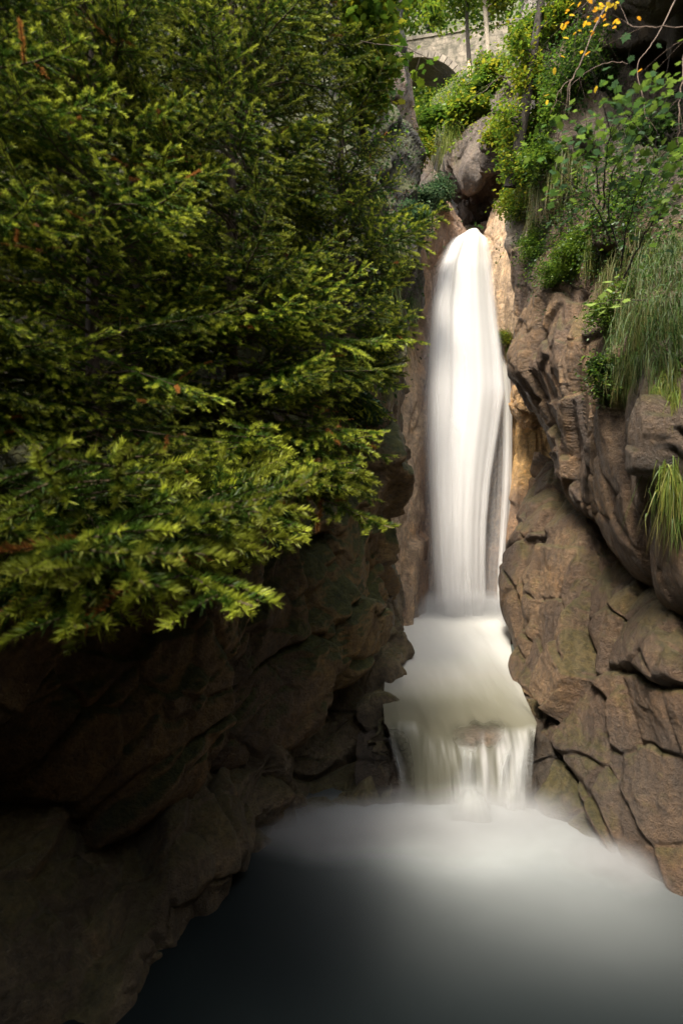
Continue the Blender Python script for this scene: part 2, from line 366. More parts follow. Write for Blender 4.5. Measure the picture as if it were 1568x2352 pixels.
# left wall: overhanging upper mass ...
NU = [
 [(878,-500,26.2),(900,-500,24),(850,-500,22),(660,-500,20),(430,-500,18),(200,-500,16),(-40,-500,14),(-900,-500,9)],
 [(878,20,20.2),(900,20,18),(840,20,16),(660,0,15),(430,0,13.5),(200,0,12),(-40,0,11),(-900,0,7)],
 [(883,250,18.0),(905,250,15.8),(840,250,13.5),(660,250,12),(430,250,11),(200,250,10),(-40,250,9),(-900,250,6)],
 [(913,520,16.2),(935,520,14),(820,500,11.6),(640,500,10.2),(430,500,9.3),(200,500,8.3),(-40,500,7.5),(-900,500,5.2)],
 [(908,800,15.2),(930,800,13),(800,800,10.9),(630,800,9.5),(430,800,8.5),(200,800,7.5),(-40,800,6.7),(-900,800,4.6)],
 [(883,1080,14.8),(905,1080,12.6),(790,1100,10.5),(620,1100,9),(420,1100,7.9),(200,1100,6.8),(-40,1100,6),(-900,1100,4.2)],
 [(868,1250,14.4),(890,1250,12.2),(780,1250,10.2),(610,1270,8.7),(410,1280,7.4),(200,1300,6.3),(-40,1300,5.5),(-900,1350,3.9)],
 [(867,1370,14.2),(889,1370,12),(785,1400,10),(640,1450,8.5),(420,1500,7.2),(200,1520,6.2),(-40,1540,5.4),(-900,1600,3.8)],
 [(860,1430,14.0),(882,1430,11.8),(790,1500,10),(640,1600,8.5),(430,1690,7.2),(200,1700,6.2),(-40,1700,5.4),(-900,1760,3.8)],
 [(846,1455,14.2),(868,1455,12),(765,1560,10.3),(610,1705,8.9),(430,1825,7.7),(200,1860,6.7),(-40,1870,6.0),(-900,1940,4.3)],
 [(840,1440,15.5),(862,1440,13.3),(755,1535,11.8),(600,1675,10.3),(425,1790,9),(200,1825,8.0),(-40,1830,7.3),(-900,1890,5.3)],
]
cl = patch(patch(pal_l, 800, 1350, 130, 260, (.19, .125, .045)), 500, 300, 1100, 600, (.03, .028, .018))  # upper patch darkens the slope behind the spruces, in place of shade
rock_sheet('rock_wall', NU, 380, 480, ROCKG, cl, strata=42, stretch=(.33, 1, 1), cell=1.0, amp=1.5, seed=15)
# ... and the recessed foot below it
NK = [
 [(900,1320,15.6),(915,1320,14),(800,1330,13.2),(700,1400,12.4),(620,1500,11.4),(480,1600,10),(250,1700,8.8),(-40,1700,7.6),(-900,1800,5.2)],
 [(905,1440,14.7),(920,1440,13.1),(825,1460,12.4),(715,1540,11.6),(625,1620,10.2),(485,1700,9.2),(255,1750,8.2),(-40,1750,7.2),(-900,1850,4.8)],
 [(911,1505,14.1),(926,1505,12.5),(830,1540,11.8),(720,1600,11.1),(632,1670,9.5),(490,1760,8.6),(260,1800,7.6),(-40,1810,6.7),(-900,1900,4.4)],
 [(873,1575,13.1),(888,1575,11.5),(810,1610,11.1),(720,1660,10.7),(645,1720,9.0),(500,1820,8.1),(270,1860,7.1),(-40,1870,6.2),(-900,1980,4.2)],
 [(869,1690,11.5),(884,1690,9.9),(810,1700,10.6),(722,1730,10.3),(650,1790,8.9),(510,1890,7.7),(285,1950,6.8),(-40,1960,5.8),(-900,2100,4)],
 [(865,1785,11.1),(908,1785,9.5),(800,1795,10.1),(712,1815,9.9),(615,1850,8.9),(505,1960,7.4),(300,2050,6.5),(-20,2100,5.5),(-900,2300,3.9)],
 [(859,1868,10.9),(902,1872,9.3),(790,1866,9.5),(700,1884,9.25),(590,1915,8.85),(510,2025,7.7),(370,2160,6.65),(230,2330,5.65),(-900,2700,4)],
 [(892,wl(10.5,-6.3),10.5),(902,wl(9.3,-6.3),9.3),(790,wl(9.4,-6.3),9.4),(700,wl(9.1,-6.3),9.1),(600,wl(8.7,-6.3),8.7),(530,wl(7.6,-6.3),7.6),(400,wl(6.5,-6.3),6.5),(260,wl(5.5,-6.3),5.5),(-600,wl(3.9,-6.3),3.9)],
]
rock_sheet('rock_wall', NK, 380, 420, ROCK, pal_lo, strata=58, stretch=(.6, 1, 1), cell=1.0, amp=1.3, seed=23)
# bed rock under the lip of the lower cascade
NBd = [[(820,1560,12.2),(900,1575,11.9),(1000,1580,11.8),(1110,1580,11.8),(1220,1575,11.8),(1300,1560,12)],
 [(820,1712,10.2),(900,1716,9.85),(1000,1722,9.8),(1110,1718,9.8),(1220,1716,9.8),(1300,1700,10)],
 [(820,1760,10.0),(900,1765,9.6),(1000,1770,9.5),(1110,1770,9.5),(1220,1765,9.5),(1300,1750,9.8)],
 [(820,1850,9.8),(900,1850,9.4),(1000,1860,9.3),(1110,1860,9.3),(1220,1850,9.3),(1300,1850,9.6)],
 [(820,2000,9.6),(900,2000,9.3),(1000,2000,9.2),(1110,2000,9.2),(1220,2000,9.2),(1300,2000,9.5)]]
bed = rock_sheet('bed_rock', NBd, 140, 90, ROCKW, palette((.05, .04, .03), (.09, .07, .05)), strata=20, cell=.7, amp=.3, seed=37)
tag(bed, 'wet dark rock step under the lower cascade', kind='structure')
# wall the fall drops down
def crow(V, dz, top=None, Dadd=0):
    U = [850,905,945,985,1040,1100,1150,1185,1240,1340]; Dd = [14.5,15,15.7,16.7,17.5,17.5,17,16,15.3,14.8]
    return [(u, (top[k] if top else V), Dd[k]+dz+Dadd) for k, u in enumerate(U)]
topV = [380,420,450,450,520,548,470,440,400,380]
NC = [crow(0, 0, [t+40 for t in topV], 6), crow(0, .6, [t-6 for t in topV], .9), crow(0, .4, [t+30 for t in topV]),
      crow(690, .3), crow(860, .1), crow(1050, 0), crow(1230, -.15), crow(1400, -.3), crow(1480, -.4)]
cc = patch(pal_c, 1152, 620, 55, 230, (.56, .42, .29), .3)
cc = patch(cc, 1225, 1010, 55, 130, (.62, .40, .17), .3)
cc = patch(cc, 1040, 1000, 80, 420, (.16, .12, .11), .4)
cc = patch(cc, 918, 960, 40, 470, (.55, .42, .30), .3)  # pale strip lightened to make up for the shadow falling there
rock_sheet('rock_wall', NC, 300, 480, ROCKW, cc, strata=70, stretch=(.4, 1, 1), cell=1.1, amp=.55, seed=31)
# hanging rock above the fall
NH = [
 [(1120,150,25),(1120,165,22),(1150,150,20.5),(1185,140,19.5),(1260,130,17)],
 [(1075,200,25),(1068,215,22),(1105,215,20),(1155,210,18.8),(1240,210,16.5)],
 [(1055,260,25),(1035,262,21.6),(1080,265,19.4),(1145,265,18.2),(1235,265,16)],
 [(1040,320,25),(1013,322,21.4),(1055,325,19.2),(1135,330,17.8),(1230,330,15.6)],
 [(1040,390,25),(1016,395,21.2),(1055,395,19.3),(1130,400,17.8),(1225,400,15.4)],
 [(1065,440,25),(1045,445,21.2),(1078,440,19.9),(1132,425,18.4),(1222,450,15.3)],
 [(1080,455,25),(1062,458,22),(1092,450,21),(1136,440,19.5),(1220,520,15.6)],
 [(1085,440,26),(1070,445,24),(1100,435,23),(1150,430,21),(1225,520,17)],
]
rock_sheet('rock_outcrop', NH, 180, 260, ROCK, pal_h, strata=75, stretch=(.5, 1, 1), cell=1.2, amp=1.25, seed=41)
# pillar left of the gap, and rock shoulder in the gap
NP = [
 [(930,120,19),(912,120,17),(890,120,16),(850,120,15),(780,120,14.5)],
 [(935,200,19),(918,200,16.5),(890,200,15.6),(850,200,15),(780,200,14.3)],
 [(940,270,19),(925,270,16.5),(892,270,15.5),(850,270,14.8),(780,270,14)],
 [(948,340,19),(934,335,16.5),(895,335,15.4),(850,335,14.6),(780,335,13.8)],
 [(942,400,18.6),(924,400,16.2),(892,400,15.3),(850,400,14.4),(780,400,13.6)],
 [(950,470,18),(932,470,15.8),(895,470,15),(850,470,14),(780,470,13)],
 [(950,600,18),(938,600,15.6),(895,600,14.8),(850,600,13.8),(780,600,12.6)],
]
pp = palette((.10, .07, .05), (.17, .12, .085), (.07, .05, .035))
rock_sheet('rock_outcrop', NP, 120, 260, ROCK, pp, strata=85, stretch=(.35, 1, 1), cell=.9, amp=.7, seed=51)
NS = [
 [(1060,300,34),(1010,300,32),(975,300,31),(950,305,30),(900,310,30)],
 [(1060,330,30),(1010,335,27),(980,345,26),(955,350,26),(900,360,26)],
 [(1060,400,28),(1010,400,25),(980,400,24.5),(950,400,25),(900,400,25)],
 [(1070,450,26),(1020,450,22),(985,445,21),(945,445,21),(890,440,22)],
 [(1075,540,26),(1030,540,21),(985,540,20),(945,540,20),(890,540,20)],
]
rock_sheet('rock_outcrop', NS, 120, 160, ROCK, palette((.14,.1,.08),(.26,.2,.16),(.2,.15,.12)), strata=60, stretch=(.5,1,1), cell=1.4, amp=.6, seed=57)
ROCKNAMES = [
 ('tall brown right hand gorge wall with a dark bulge beside the fall and plants on top',),
 ('smooth brown slab at the foot of the right gorge wall beside the lower cascade',),
 ('dark overhanging left gorge wall under the spruce branches',),
 ('recessed dark slabs at the foot of the left gorge wall by the pool',),
 ('wet pale and orange rock face that the main fall drops down',),
]
_w = [o for o in COL.objects if o.name.startswith('rock_wall')]
for o, t in zip(_w, ROCKNAMES): tag(o, t[0], kind='structure')
_o = [o for o in COL.objects if o.name.startswith('rock_outcrop')]
for o, t in zip(_o, ('big grey brown rock hanging over the top of the main fall', 'dark rough rock pillar left of the gap below the stone bridge', 'pale rock shoulder low in the gap below the stone bridge')): tag(o, t, 'rock outcrop')
# unseen wall added behind the viewpoint to block skylight
_pl = np.array([(-5.2, 4.2), (-6.2, 0), (-5.5, -4), (-2, -6.5), (3, -6.5), (7, -4.5), (9, 0), (8.8, 6.5)]); _rows = []
for z_, k_ in ((-6.6, 1.0), (-4, 1.0), (-1, 1), (1.5, .95), (3.2, .9), (4.8, .85), (6, .8)):
    _rows.append([(x_*k_+1*(1-k_), y_*k_, z_*(h_ if z_ > 0 else 1)) for (x_, y_), h_ in zip(_pl, (1.5, 1.6, 1.6, 1.6, 1.5, 1.3, 1.2, 1.2))])
_P = P; P = lambda a, b, c: np.array([a, b, c], float)
tag(rock_sheet('rock_wall', _rows, 90, 70, ROCK, pal_l, cell=1.6, amp=.8, seed=66), 'unseen rock wall added behind the viewpoint to block skylight', kind='structure')
P = _P; SOLID.pop()
# grassy bank right of the bridge, forest hill beyond, gorge bed
def sheet(name, net, nu, nv, mat, col, seed, amp=.5, sc=.4):
    Nn = np.array([[P(*c) for c in row] for row in net])
    G = crom(Nn, np.linspace(0, len(net)-1, nv)); G = np.swapaxes(crom(np.swapaxes(G, 0, 1), np.linspace(0, Nn.shape[1]-1, nu)), 0, 1)
    p = G.reshape(-1, 3); G = G+np.array([0, -.6, .8])*(fbm(p*sc, 4, seed)*amp).reshape(nv, nu)[..., None]
    mb = MB(); mb.grid(G, np.broadcast_to(np.array(col), (nv, nu, 3)).copy()); o = mb.build(name, mat); SOLID.append((G, nv, nu)); return o
NB = [
 [(1000,205,46),(1060,160,46),(1150,100,46),(1300,30,44),(1500,-60,40)],
 [(1000,215,40),(1058,175,39),(1150,120,38),(1300,60,34),(1500,0,30)],
 [(985,260,34),(1050,205,33),(1130,160,31),(1300,120,26),(1500,90,22)],
 [(955,320,29),(1015,275,28),(1090,215,25),(1250,200,20),(1400,200,18)],
 [(945,350,27),(1005,330,26),(1080,300,24),(1200,300,20),(1400,300,18)],
]
bank = tag(sheet('bank', NB, 90, 90, ROCKG, (.045, .06, .02), 61, .8), 'grassy bank falling from the stone bridge to the gap', kind='structure')
NHl = [[(600,-500,150),(900,-500,160),(1150,-500,150),(1500,-450,120)],
 [(600,-100,110),(900,60,130),(1150,-60,110),(1500,-200,90)],
 [(600,150,85),(900,180,95),(1150,100,85),(1500,0,70)],
 [(600,400,60),(900,400,65),(1150,400,60),(1500,400,50)]]
hill = tag(sheet('hill', NHl, 60, 60, ROCKG, (.04, .05, .018), 63, 3, .05), 'wooded hillside beyond the bridge', kind='structure')
mb = MB(); mb.grid(np.array([[[x, y, -6.6] for x in np.linspace(-600, 600, 21)] for y in np.linspace(-600, 600, 21)]), (.06, .05, .04)); tag(mb.build('ground', ROCKG), 'gorge floor', kind='structure')

# ------------------------------------------------------------------ where a plant takes root
_bv = []; _bf = []; _n = 0
for G, nv, nu in SOLID:
    g = G[::3, ::3]; a, b = g.shape[:2]; i = np.arange(a*b).reshape(a, b)+_n
    _bv.append(g.reshape(-1, 3)); _bf.append(np.stack([i[:-1, :-1], i[:-1, 1:], i[1:, 1:], i[1:, :-1]], -1).reshape(-1, 4)); _n += a*b
BV = BVHTree.FromPolygons(np.concatenate(_bv).tolist(), np.concatenate(_bf).tolist())
def hit(U, V, dflt=9.0):
    d = Vector(P(U, V, 1.0)).normalized()
    loc, nor, i, t = BV.ray_cast(Vector((0, 0, 0)), d)
    if loc is None: return P(U, V, dflt), np.array([0, -1, 0.])
    n = np.array(nor); n = n if np.dot(n, d) < 0 else -n
    return np.array(loc), n

# ------------------------------------------------------------------ water
def ramp_rows(rows, t):
    rows = np.array(rows, float); k = np.arange(len(rows)); x = t*(len(rows)-1)
    return np.stack([np.interp(x, k, rows[:, j]) for j in range(rows.shape[1])], 1)
def curtain(name, rows, nu, nv, bulge, densfn, colfn, parent, seed, thick=0, folds=.05):
    """rows (V, U left, U right, D): a sheet of falling water bulging towards the open side"""
    t = np.linspace(0, 1, nv); r = ramp_rows(rows, t)
    r[:, 1] -= 9*smooth(0, .15, t); r[:, 2] += 9*smooth(0, .15, t)
    for j in range(4):
        k = np.ones(9)/9; pad = np.pad(r[:, j], 4, mode='reflect', reflect_type='odd'); r[:, j] = np.convolve(pad, k, 'valid')
    s = np.linspace(0, 1, nu)
    Lp = np.array([P(u, v, d) for v, u, _, d in r]); Rp = np.array([P(u, v, d) for v, _, u, d in r])
    G = Lp[:, None]*(1-s)[None, :, None]+Rp[:, None]*s[None, :, None]
    ss = np.broadcast_to(s[None], (nv, nu)); tt = np.broadcast_to(t[:, None], (nv, nu))
    q = np.stack([ss.ravel()*5, tt.ravel()*.7, np.full(nu*nv, seed*.7)], 1)
    fl = fbm(q, 3, seed, .4).reshape(nv, nu)*smooth(-.05, .2, tt)
    G[..., 1] -= bulge*(1-(2*ss-1)**2)**.7+folds*fl*2
    mb = MB(); mb.grid(G, colfn(ss, tt, fl), np.clip(densfn(ss, tt, fl), 0, 1))
    return mb.build(name, FALL, parent)
fall = empty('waterfall', P(1075, 1400, 16)); fall.location = (0, 0, 0)
tag(fall, 'tall silky white waterfall plunging between the two gorge walls', 'waterfall')
MAIN = [(541,1060,1102,17.2),(552,1046,1110,16.9),(575,1030,1114,16.7),(620,1004,1124,16.5),(700,986,1135,16.35),(800,976,1150,16.2),(900,972,1160,16.1),(1000,974,1142,16.05),
        (1100,980,1124,16),(1200,988,1113,15.95),(1300,994,1110,15.9),(1420,998,1112,15.9)]
edge = lambda s, w: smooth(0, w, s)*smooth(0, w, 1-s)
white = np.array([.80, .79, .775])
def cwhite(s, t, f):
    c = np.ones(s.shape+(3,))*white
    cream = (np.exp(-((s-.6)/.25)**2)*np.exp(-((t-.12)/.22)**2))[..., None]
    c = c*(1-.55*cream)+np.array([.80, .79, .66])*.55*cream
    return c*(.84+.2*smooth(.2, .8, t))[..., None]*(1-.12*np.clip(f, 0, 1)[..., None])  # lower fall whitened in colour to offset its dimmer light
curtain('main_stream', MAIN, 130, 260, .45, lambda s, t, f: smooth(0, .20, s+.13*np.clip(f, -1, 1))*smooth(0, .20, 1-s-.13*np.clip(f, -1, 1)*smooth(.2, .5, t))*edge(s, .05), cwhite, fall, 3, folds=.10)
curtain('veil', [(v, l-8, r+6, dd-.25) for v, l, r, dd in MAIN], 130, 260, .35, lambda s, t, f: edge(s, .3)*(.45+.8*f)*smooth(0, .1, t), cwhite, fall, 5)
SIDE = [(800,1128,1150,16.3),(860,1132,1166,16.2),(930,1133,1172,16.15),(1020,1132,1173,16.1),(1120,1128,1172,16),(1220,1122,1168,16),(1310,1117,1162,15.95),(1420,1114,1158,15.9)]
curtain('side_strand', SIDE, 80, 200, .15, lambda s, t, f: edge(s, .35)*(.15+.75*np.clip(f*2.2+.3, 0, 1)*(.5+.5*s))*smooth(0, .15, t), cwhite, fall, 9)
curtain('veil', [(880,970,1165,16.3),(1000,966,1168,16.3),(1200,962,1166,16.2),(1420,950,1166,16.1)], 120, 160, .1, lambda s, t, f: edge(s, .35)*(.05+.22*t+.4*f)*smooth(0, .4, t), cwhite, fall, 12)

# middle basin, lip, lower cascade and pool as sheets of water
def zmid(y): return -2.74-(16-y)*.137
def basin():
    nv, nu = 150, 110
    ys = np.linspace(17.2, 9.55, 110); G = []; 
    for y in ys:
        z = zmid(y); G.append((y, z))
    yl = np.linspace(9.55, 9.05, 40)
    for k, y in enumerate(yl[1:]):
        a = (k+1)/39; G.append((9.55-.45*math.sin(a*math.pi/2)-.08*a, zmid(9.55)-1.75*(a**1.9)))
    G = np.array(G); nv = len(G)
    s = np.linspace(0, 1, nu)
    L = np.interp(G[:, 0], [8.9, 9.55, 10.5, 11.6, 12.3, 13.5, 16, 17.2], [1.0, .72, .76, .88, 1.1, 1.45, 1.3, 1.2])
    Rr = np.interp(G[:, 0], [8.9, 9.55, 10.5, 11.6, 12.5, 13.5, 16, 17.2], [2.95, 3.27, 3.46, 3.62, 3.75, 4.0, 5.0, 5.2])
    X = L[:, None]*(1-s)+Rr[:, None]*s
    A = np.stack([X, np.broadcast_to(G[:, :1], X.shape), np.broadcast_to(G[:, 1:], X.shape)], -1)
    ii = np.broadcast_to(np.arange(nv)[:, None], X.shape)
    over = smooth(108, 130, ii)                                 # 1 on the falling part
    q = np.stack([X.ravel()*2.2, A[..., 1].ravel()*.5, A[..., 2].ravel()*.35], 1)
    f = fbm(q, 4, 77).reshape(X.shape); f2 = fbm(np.stack([X.ravel()*7, A[..., 2].ravel()*.5, A[..., 1].ravel()*.1], 1), 3, 79).reshape(X.shape)
    A[..., 2] += .05*f*(1-over)-.12*(1-over)*smooth(13.5, 11, A[..., 1])*(1-smooth(11, 9.6, A[..., 1]))
    A[..., 1] -= smooth(95, 135, ii)*(.08*f2+.22*f)
    A[..., 2] += smooth(80, 112, ii)*(1-smooth(112, 145, ii))*(.30*fbm(np.stack([X.ravel()*1.8, 0*X.ravel(), 0*X.ravel()], 1), 2, 71).reshape(X.shape)-.05)
    c = np.ones(X.shape+(3,))*np.array([.66, .65, .60])
    mix = lambda c, w, col: c*(1-w[..., None])+np.array(col)*w[..., None]
    u = 784+A[..., 0]/A[..., 1]*F; v = 1176-A[..., 2]/A[..., 1]*F
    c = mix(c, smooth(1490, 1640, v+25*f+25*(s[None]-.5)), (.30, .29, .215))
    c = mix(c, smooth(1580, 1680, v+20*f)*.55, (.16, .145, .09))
    c = mix(c, np.exp(-((u-1205)/40)**2)*np.exp(-((v-1560)/70)**2)*.5, (.6, .59, .54))
    thin = np.exp(-(((u-1105)/62+.25*f2)**4+((v-1690)/30+.5*f2)**4))
    c = mix(c, smooth(100, 128, ii)*.85, (.20, .195, .14))
    c = mix(c, over*np.clip(f2*2.4-.1, 0, 1)*smooth(1040, 1110, u), (.62, .61, .58))
    c = mix(c, over*np.exp(-((u-1195)/34)**2), (.58, .58, .56))
    c = mix(c, over*np.exp(-((u-(1080-0*(v-1700)))/(20+.38*np.clip(v-1740, 0, 200)))**2)*smooth(1740, 1850, v), (.66, .67, .65))
    c = mix(c, over*np.exp(-((u-930)/25)**2)*np.clip(f2*2, 0, 1)*.6, (.4, .4, .36))
    dn = 1-over*(1-smooth(0, .16, s[None]+.03*f2)*smooth(0, .08, 1-s[None]+.02*f2))
    dn = dn*(1-.72*thin)
    c = c*(.50+.42*(1-smooth(1430, 1580, v)))[..., None]; mb = MB(); mb.grid(A, c, dn)  # colour lightened towards the main fall, standing in for light
    return tag(mb.build('stream', STREAM), 'milky stream between the main fall and the pool', kind='structure')
basin()
def pool():
    n = 200
    xs = np.linspace(-7, 9, n); ys = np.linspace(-3, 11.2, n)
    X, Y = np.meshgrid(xs, ys)
    f = fbm(np.stack([X.ravel()*.5, Y.ravel()*.5, 0*X.ravel()], 1), 4, 88).reshape(X.shape)
    Z = -5+.03*f+.38*np.exp(-(((X-2.0)/1.4)**2+((Y-8.9)/.65)**2))+.12*np.exp(-(((X-.3)/1.2)**2+((Y-9.2)/.5)**2))
    foam = np.exp(-(((X-1.9)/1.8)**2+((Y-9.0)/1.1)**2))*1.0+.13*np.exp(-(((X-3.2)/1.7)**2+((Y-7.5)/1.1)**2))+.35*np.exp(-(((X-.6)/1.8)**2+((Y-9.2)/.8)**2))+.16*np.exp(-(((X-2.6)/2.6)**2+((Y-7.2)/1.2)**2))  # foam thins outwards; right side dimmed in colour against stronger light
    foam = np.clip(foam*(1+.3*f), 0, 1)[..., None]
    c = np.array([.006, .010, .011])*(1-foam)+np.array([.34, .36, .355])*foam
    mb = MB(); mb.grid(np.stack([X, Y, Z], -1), c)
    return tag(mb.build('pool', WATER), 'dark plunge pool with a fan of white foam below the cascade', kind='structure')
pool()
casc = empty('cascade'); tag(casc, 'short lower cascade pouring over a brown lip into the pool', 'cascade')
C2 = [(1690,1160,1226,9.42),(1720,1150,1226,9.3),(1760,1140,1224,9.2),(1830,1132,1222,9.1),(1935,1120,1218,9.0)]
grey = lambda s, t, f: np.ones(s.shape+(3,))*np.array([.46, .47, .455])
curtain('strand', C2, 90, 90, .12, lambda s, t, f: edge(s, .3)*(.35+1.1*f)*smooth(.05, .45, t), grey, casc, 21, folds=.05)
C3 = [(1706,1040,1150,9.2),(1740,1040,1150,9.1),(1900,1030,1150,8.9)]
curtain('strand', C3, 110, 90, .08, lambda s, t, f: edge(s, .2)*(.10+1.1*f)*smooth(0, .1, t), grey, casc, 25, folds=.04)
C4 = [(1775,1062,1092,9.1),(1800,1045,1105,9.0),(1840,1020,1130,8.9),(1880,1000,1150,8.8),(1925,970,1180,8.65)]
curtain('spout', C4, 80, 80, .22, lambda s, t, f: edge(s, .45)*(.95)*smooth(0, .5, t), grey, casc, 27, folds=.03)
C5 = [(1690,876,905,9.6),(1760,890,925,9.4),(1880,905,950,9.1)]
curtain('strand', C5, 60, 60, .06, lambda s, t, f: edge(s, .4)*(.15+.9*f), grey, casc, 29, folds=.03)
# drifting spray at the foot of both falls
def spray(name, loc, rad, dens, label, col=(.9, .9, .9)):
    mb = MB()
    th = np.linspace(math.pi, 0, 13); ph = np.linspace(0, 2*math.pi, 25)
    G = np.stack([np.sin(th)[:, None]*np.cos(ph), np.sin(th)[:, None]*np.sin(ph), np.cos(th)[:, None]*np.ones(25)], -1)
    mb.grid(G); 
    m, t, n, l = newmat(name)
    out = n.new('ShaderNodeOutputMaterial'); tc = n.new('ShaderNodeTexCoord'); ln = n.new('ShaderNodeVectorMath'); ln.operation = 'LENGTH'
    no = N(n, 'ShaderNodeTexNoise', Scale=1.6, Detail=2)
    l.new(tc.outputs['Object'], ln.inputs[0]); l.new(tc.outputs['Object'], no.inputs['Vector'])
    a = N(n, 'ShaderNodeMath', _operation='MULTIPLY_ADD', i1=.5); l.new(no.outputs[0], a.inputs[0]); l.new(ln.outputs['Value'], a.inputs[2])
    mr = N(n, 'ShaderNodeMapRange', i1=.25, i2=1.15, i3=dens, i4=0.); mr.interpolation_type = 'SMOOTHSTEP'; l.new(a.outputs[0], mr.inputs[0])
    v = N(n, 'ShaderNodeVolumePrincipled'); v.inputs['Color'].default_value = (*col, 1); v.inputs['Anisotropy'].default_value = .2
    l.new(mr.outputs[0], v.inputs['Density']); l.new(v.outputs[0], out.inputs['Volume'])
    m.cycles.volume_step_rate = 2
    o = mb.build(name, m); o.location = loc; o.scale = rad
    return tag(o, label, kind='stuff')
spray('spray', (3.4, 15.6, -2.75), (2.6, 1.1, .8), 5, 'white spray where the main fall lands')
spray('spray', (2.0, 8.75, -4.9), (2.5, 1.1, .75), 6.5, 'white spray where the lower cascade lands')
spray('spray', (4.1, 8.1, -5.0), (1.5, 1.0, .4), 7, 'thin spray drifting along the right shore of the pool')
spray('spray', (.1, 8.8, -5.0), (2.3, 1.0, .5), 10, 'thin spray drifting to the left gorge wall')

# ------------------------------------------------------------------ boulders
def boulder(name, U, V, D, rad, seed, colr, label, mat=ROCK, rot=0, rough=1.0):
    n = 60; th = np.linspace(0.001, math.pi-.001, n); ph = np.linspace(0, 2*math.pi, 2*n)
    G = np.stack([np.sin(th)[:, None]*np.cos(ph), np.sin(th)[:, None]*np.sin(ph), np.cos(th)[:, None]*np.ones(2*n)], -1)
    G = np.sign(G)*np.abs(G)**.75; p = G.reshape(-1, 3)
    f1, f2, hid, sl = worley(p*1.3+seed, seed); g1, g2, gi, gs = worley(p*3.2+seed, seed+5)
    k = 1+rough*(.22*sl+.08*gs+.12*fbm(p*1.2+seed, 4, seed))
    G = (p*k[:, None]).reshape(G.shape); G[:, -1] = G[:, 0]
    a = R(rot); x = G[..., 0]*math.cos(a)-G[..., 2]*math.sin(a); z = G[..., 0]*math.sin(a)+G[..., 2]*math.cos(a); G[..., 0] = x; G[..., 2] = z
    G = G*np.array(rad)
    mb = MB(); mb.grid(G, colr); o = mb.build(name, mat); o.location = Vector(P(U, V, D)); return tag(o, label, 'boulder')
boulder('boulder', 1108, 488, 21.5, (.85, .7, .65), 3, (.2, .15, .105), 'squarish brown boulder jammed under the hanging rock above the fall', rot=12)
boulder('boulder', 1072, 500, 21.0, (.32, .5, .6), 5, (.16, .12, .09), 'narrow upright boulder wedged left of the squarish one above the fall')
boulder('boulder', 1118, 533, 19.6, (.35, .4, .28), 6, (.19, .15, .11), 'small rounded boulder beside the lip of the main fall')
boulder('boulder', 1080, 536, 20.2, (.4, .4, .2), 8, (.2, .16, .12), 'flat low stone just behind the lip of the main fall')
boulder('boulder', 1105, 1702, 9.72, (.50, .30, .22), 9, (.20, .15, .125), 'brown boulder veiled by thin water in the lip of the lower cascade', ROCKW, rough=.5)
boulder('boulder', 1222, 925, 15.2, (.55, .5, .62), 14, (.50, .32, .15), 'orange block under the dark bulge beside the fall', ROCKW, rot=35)

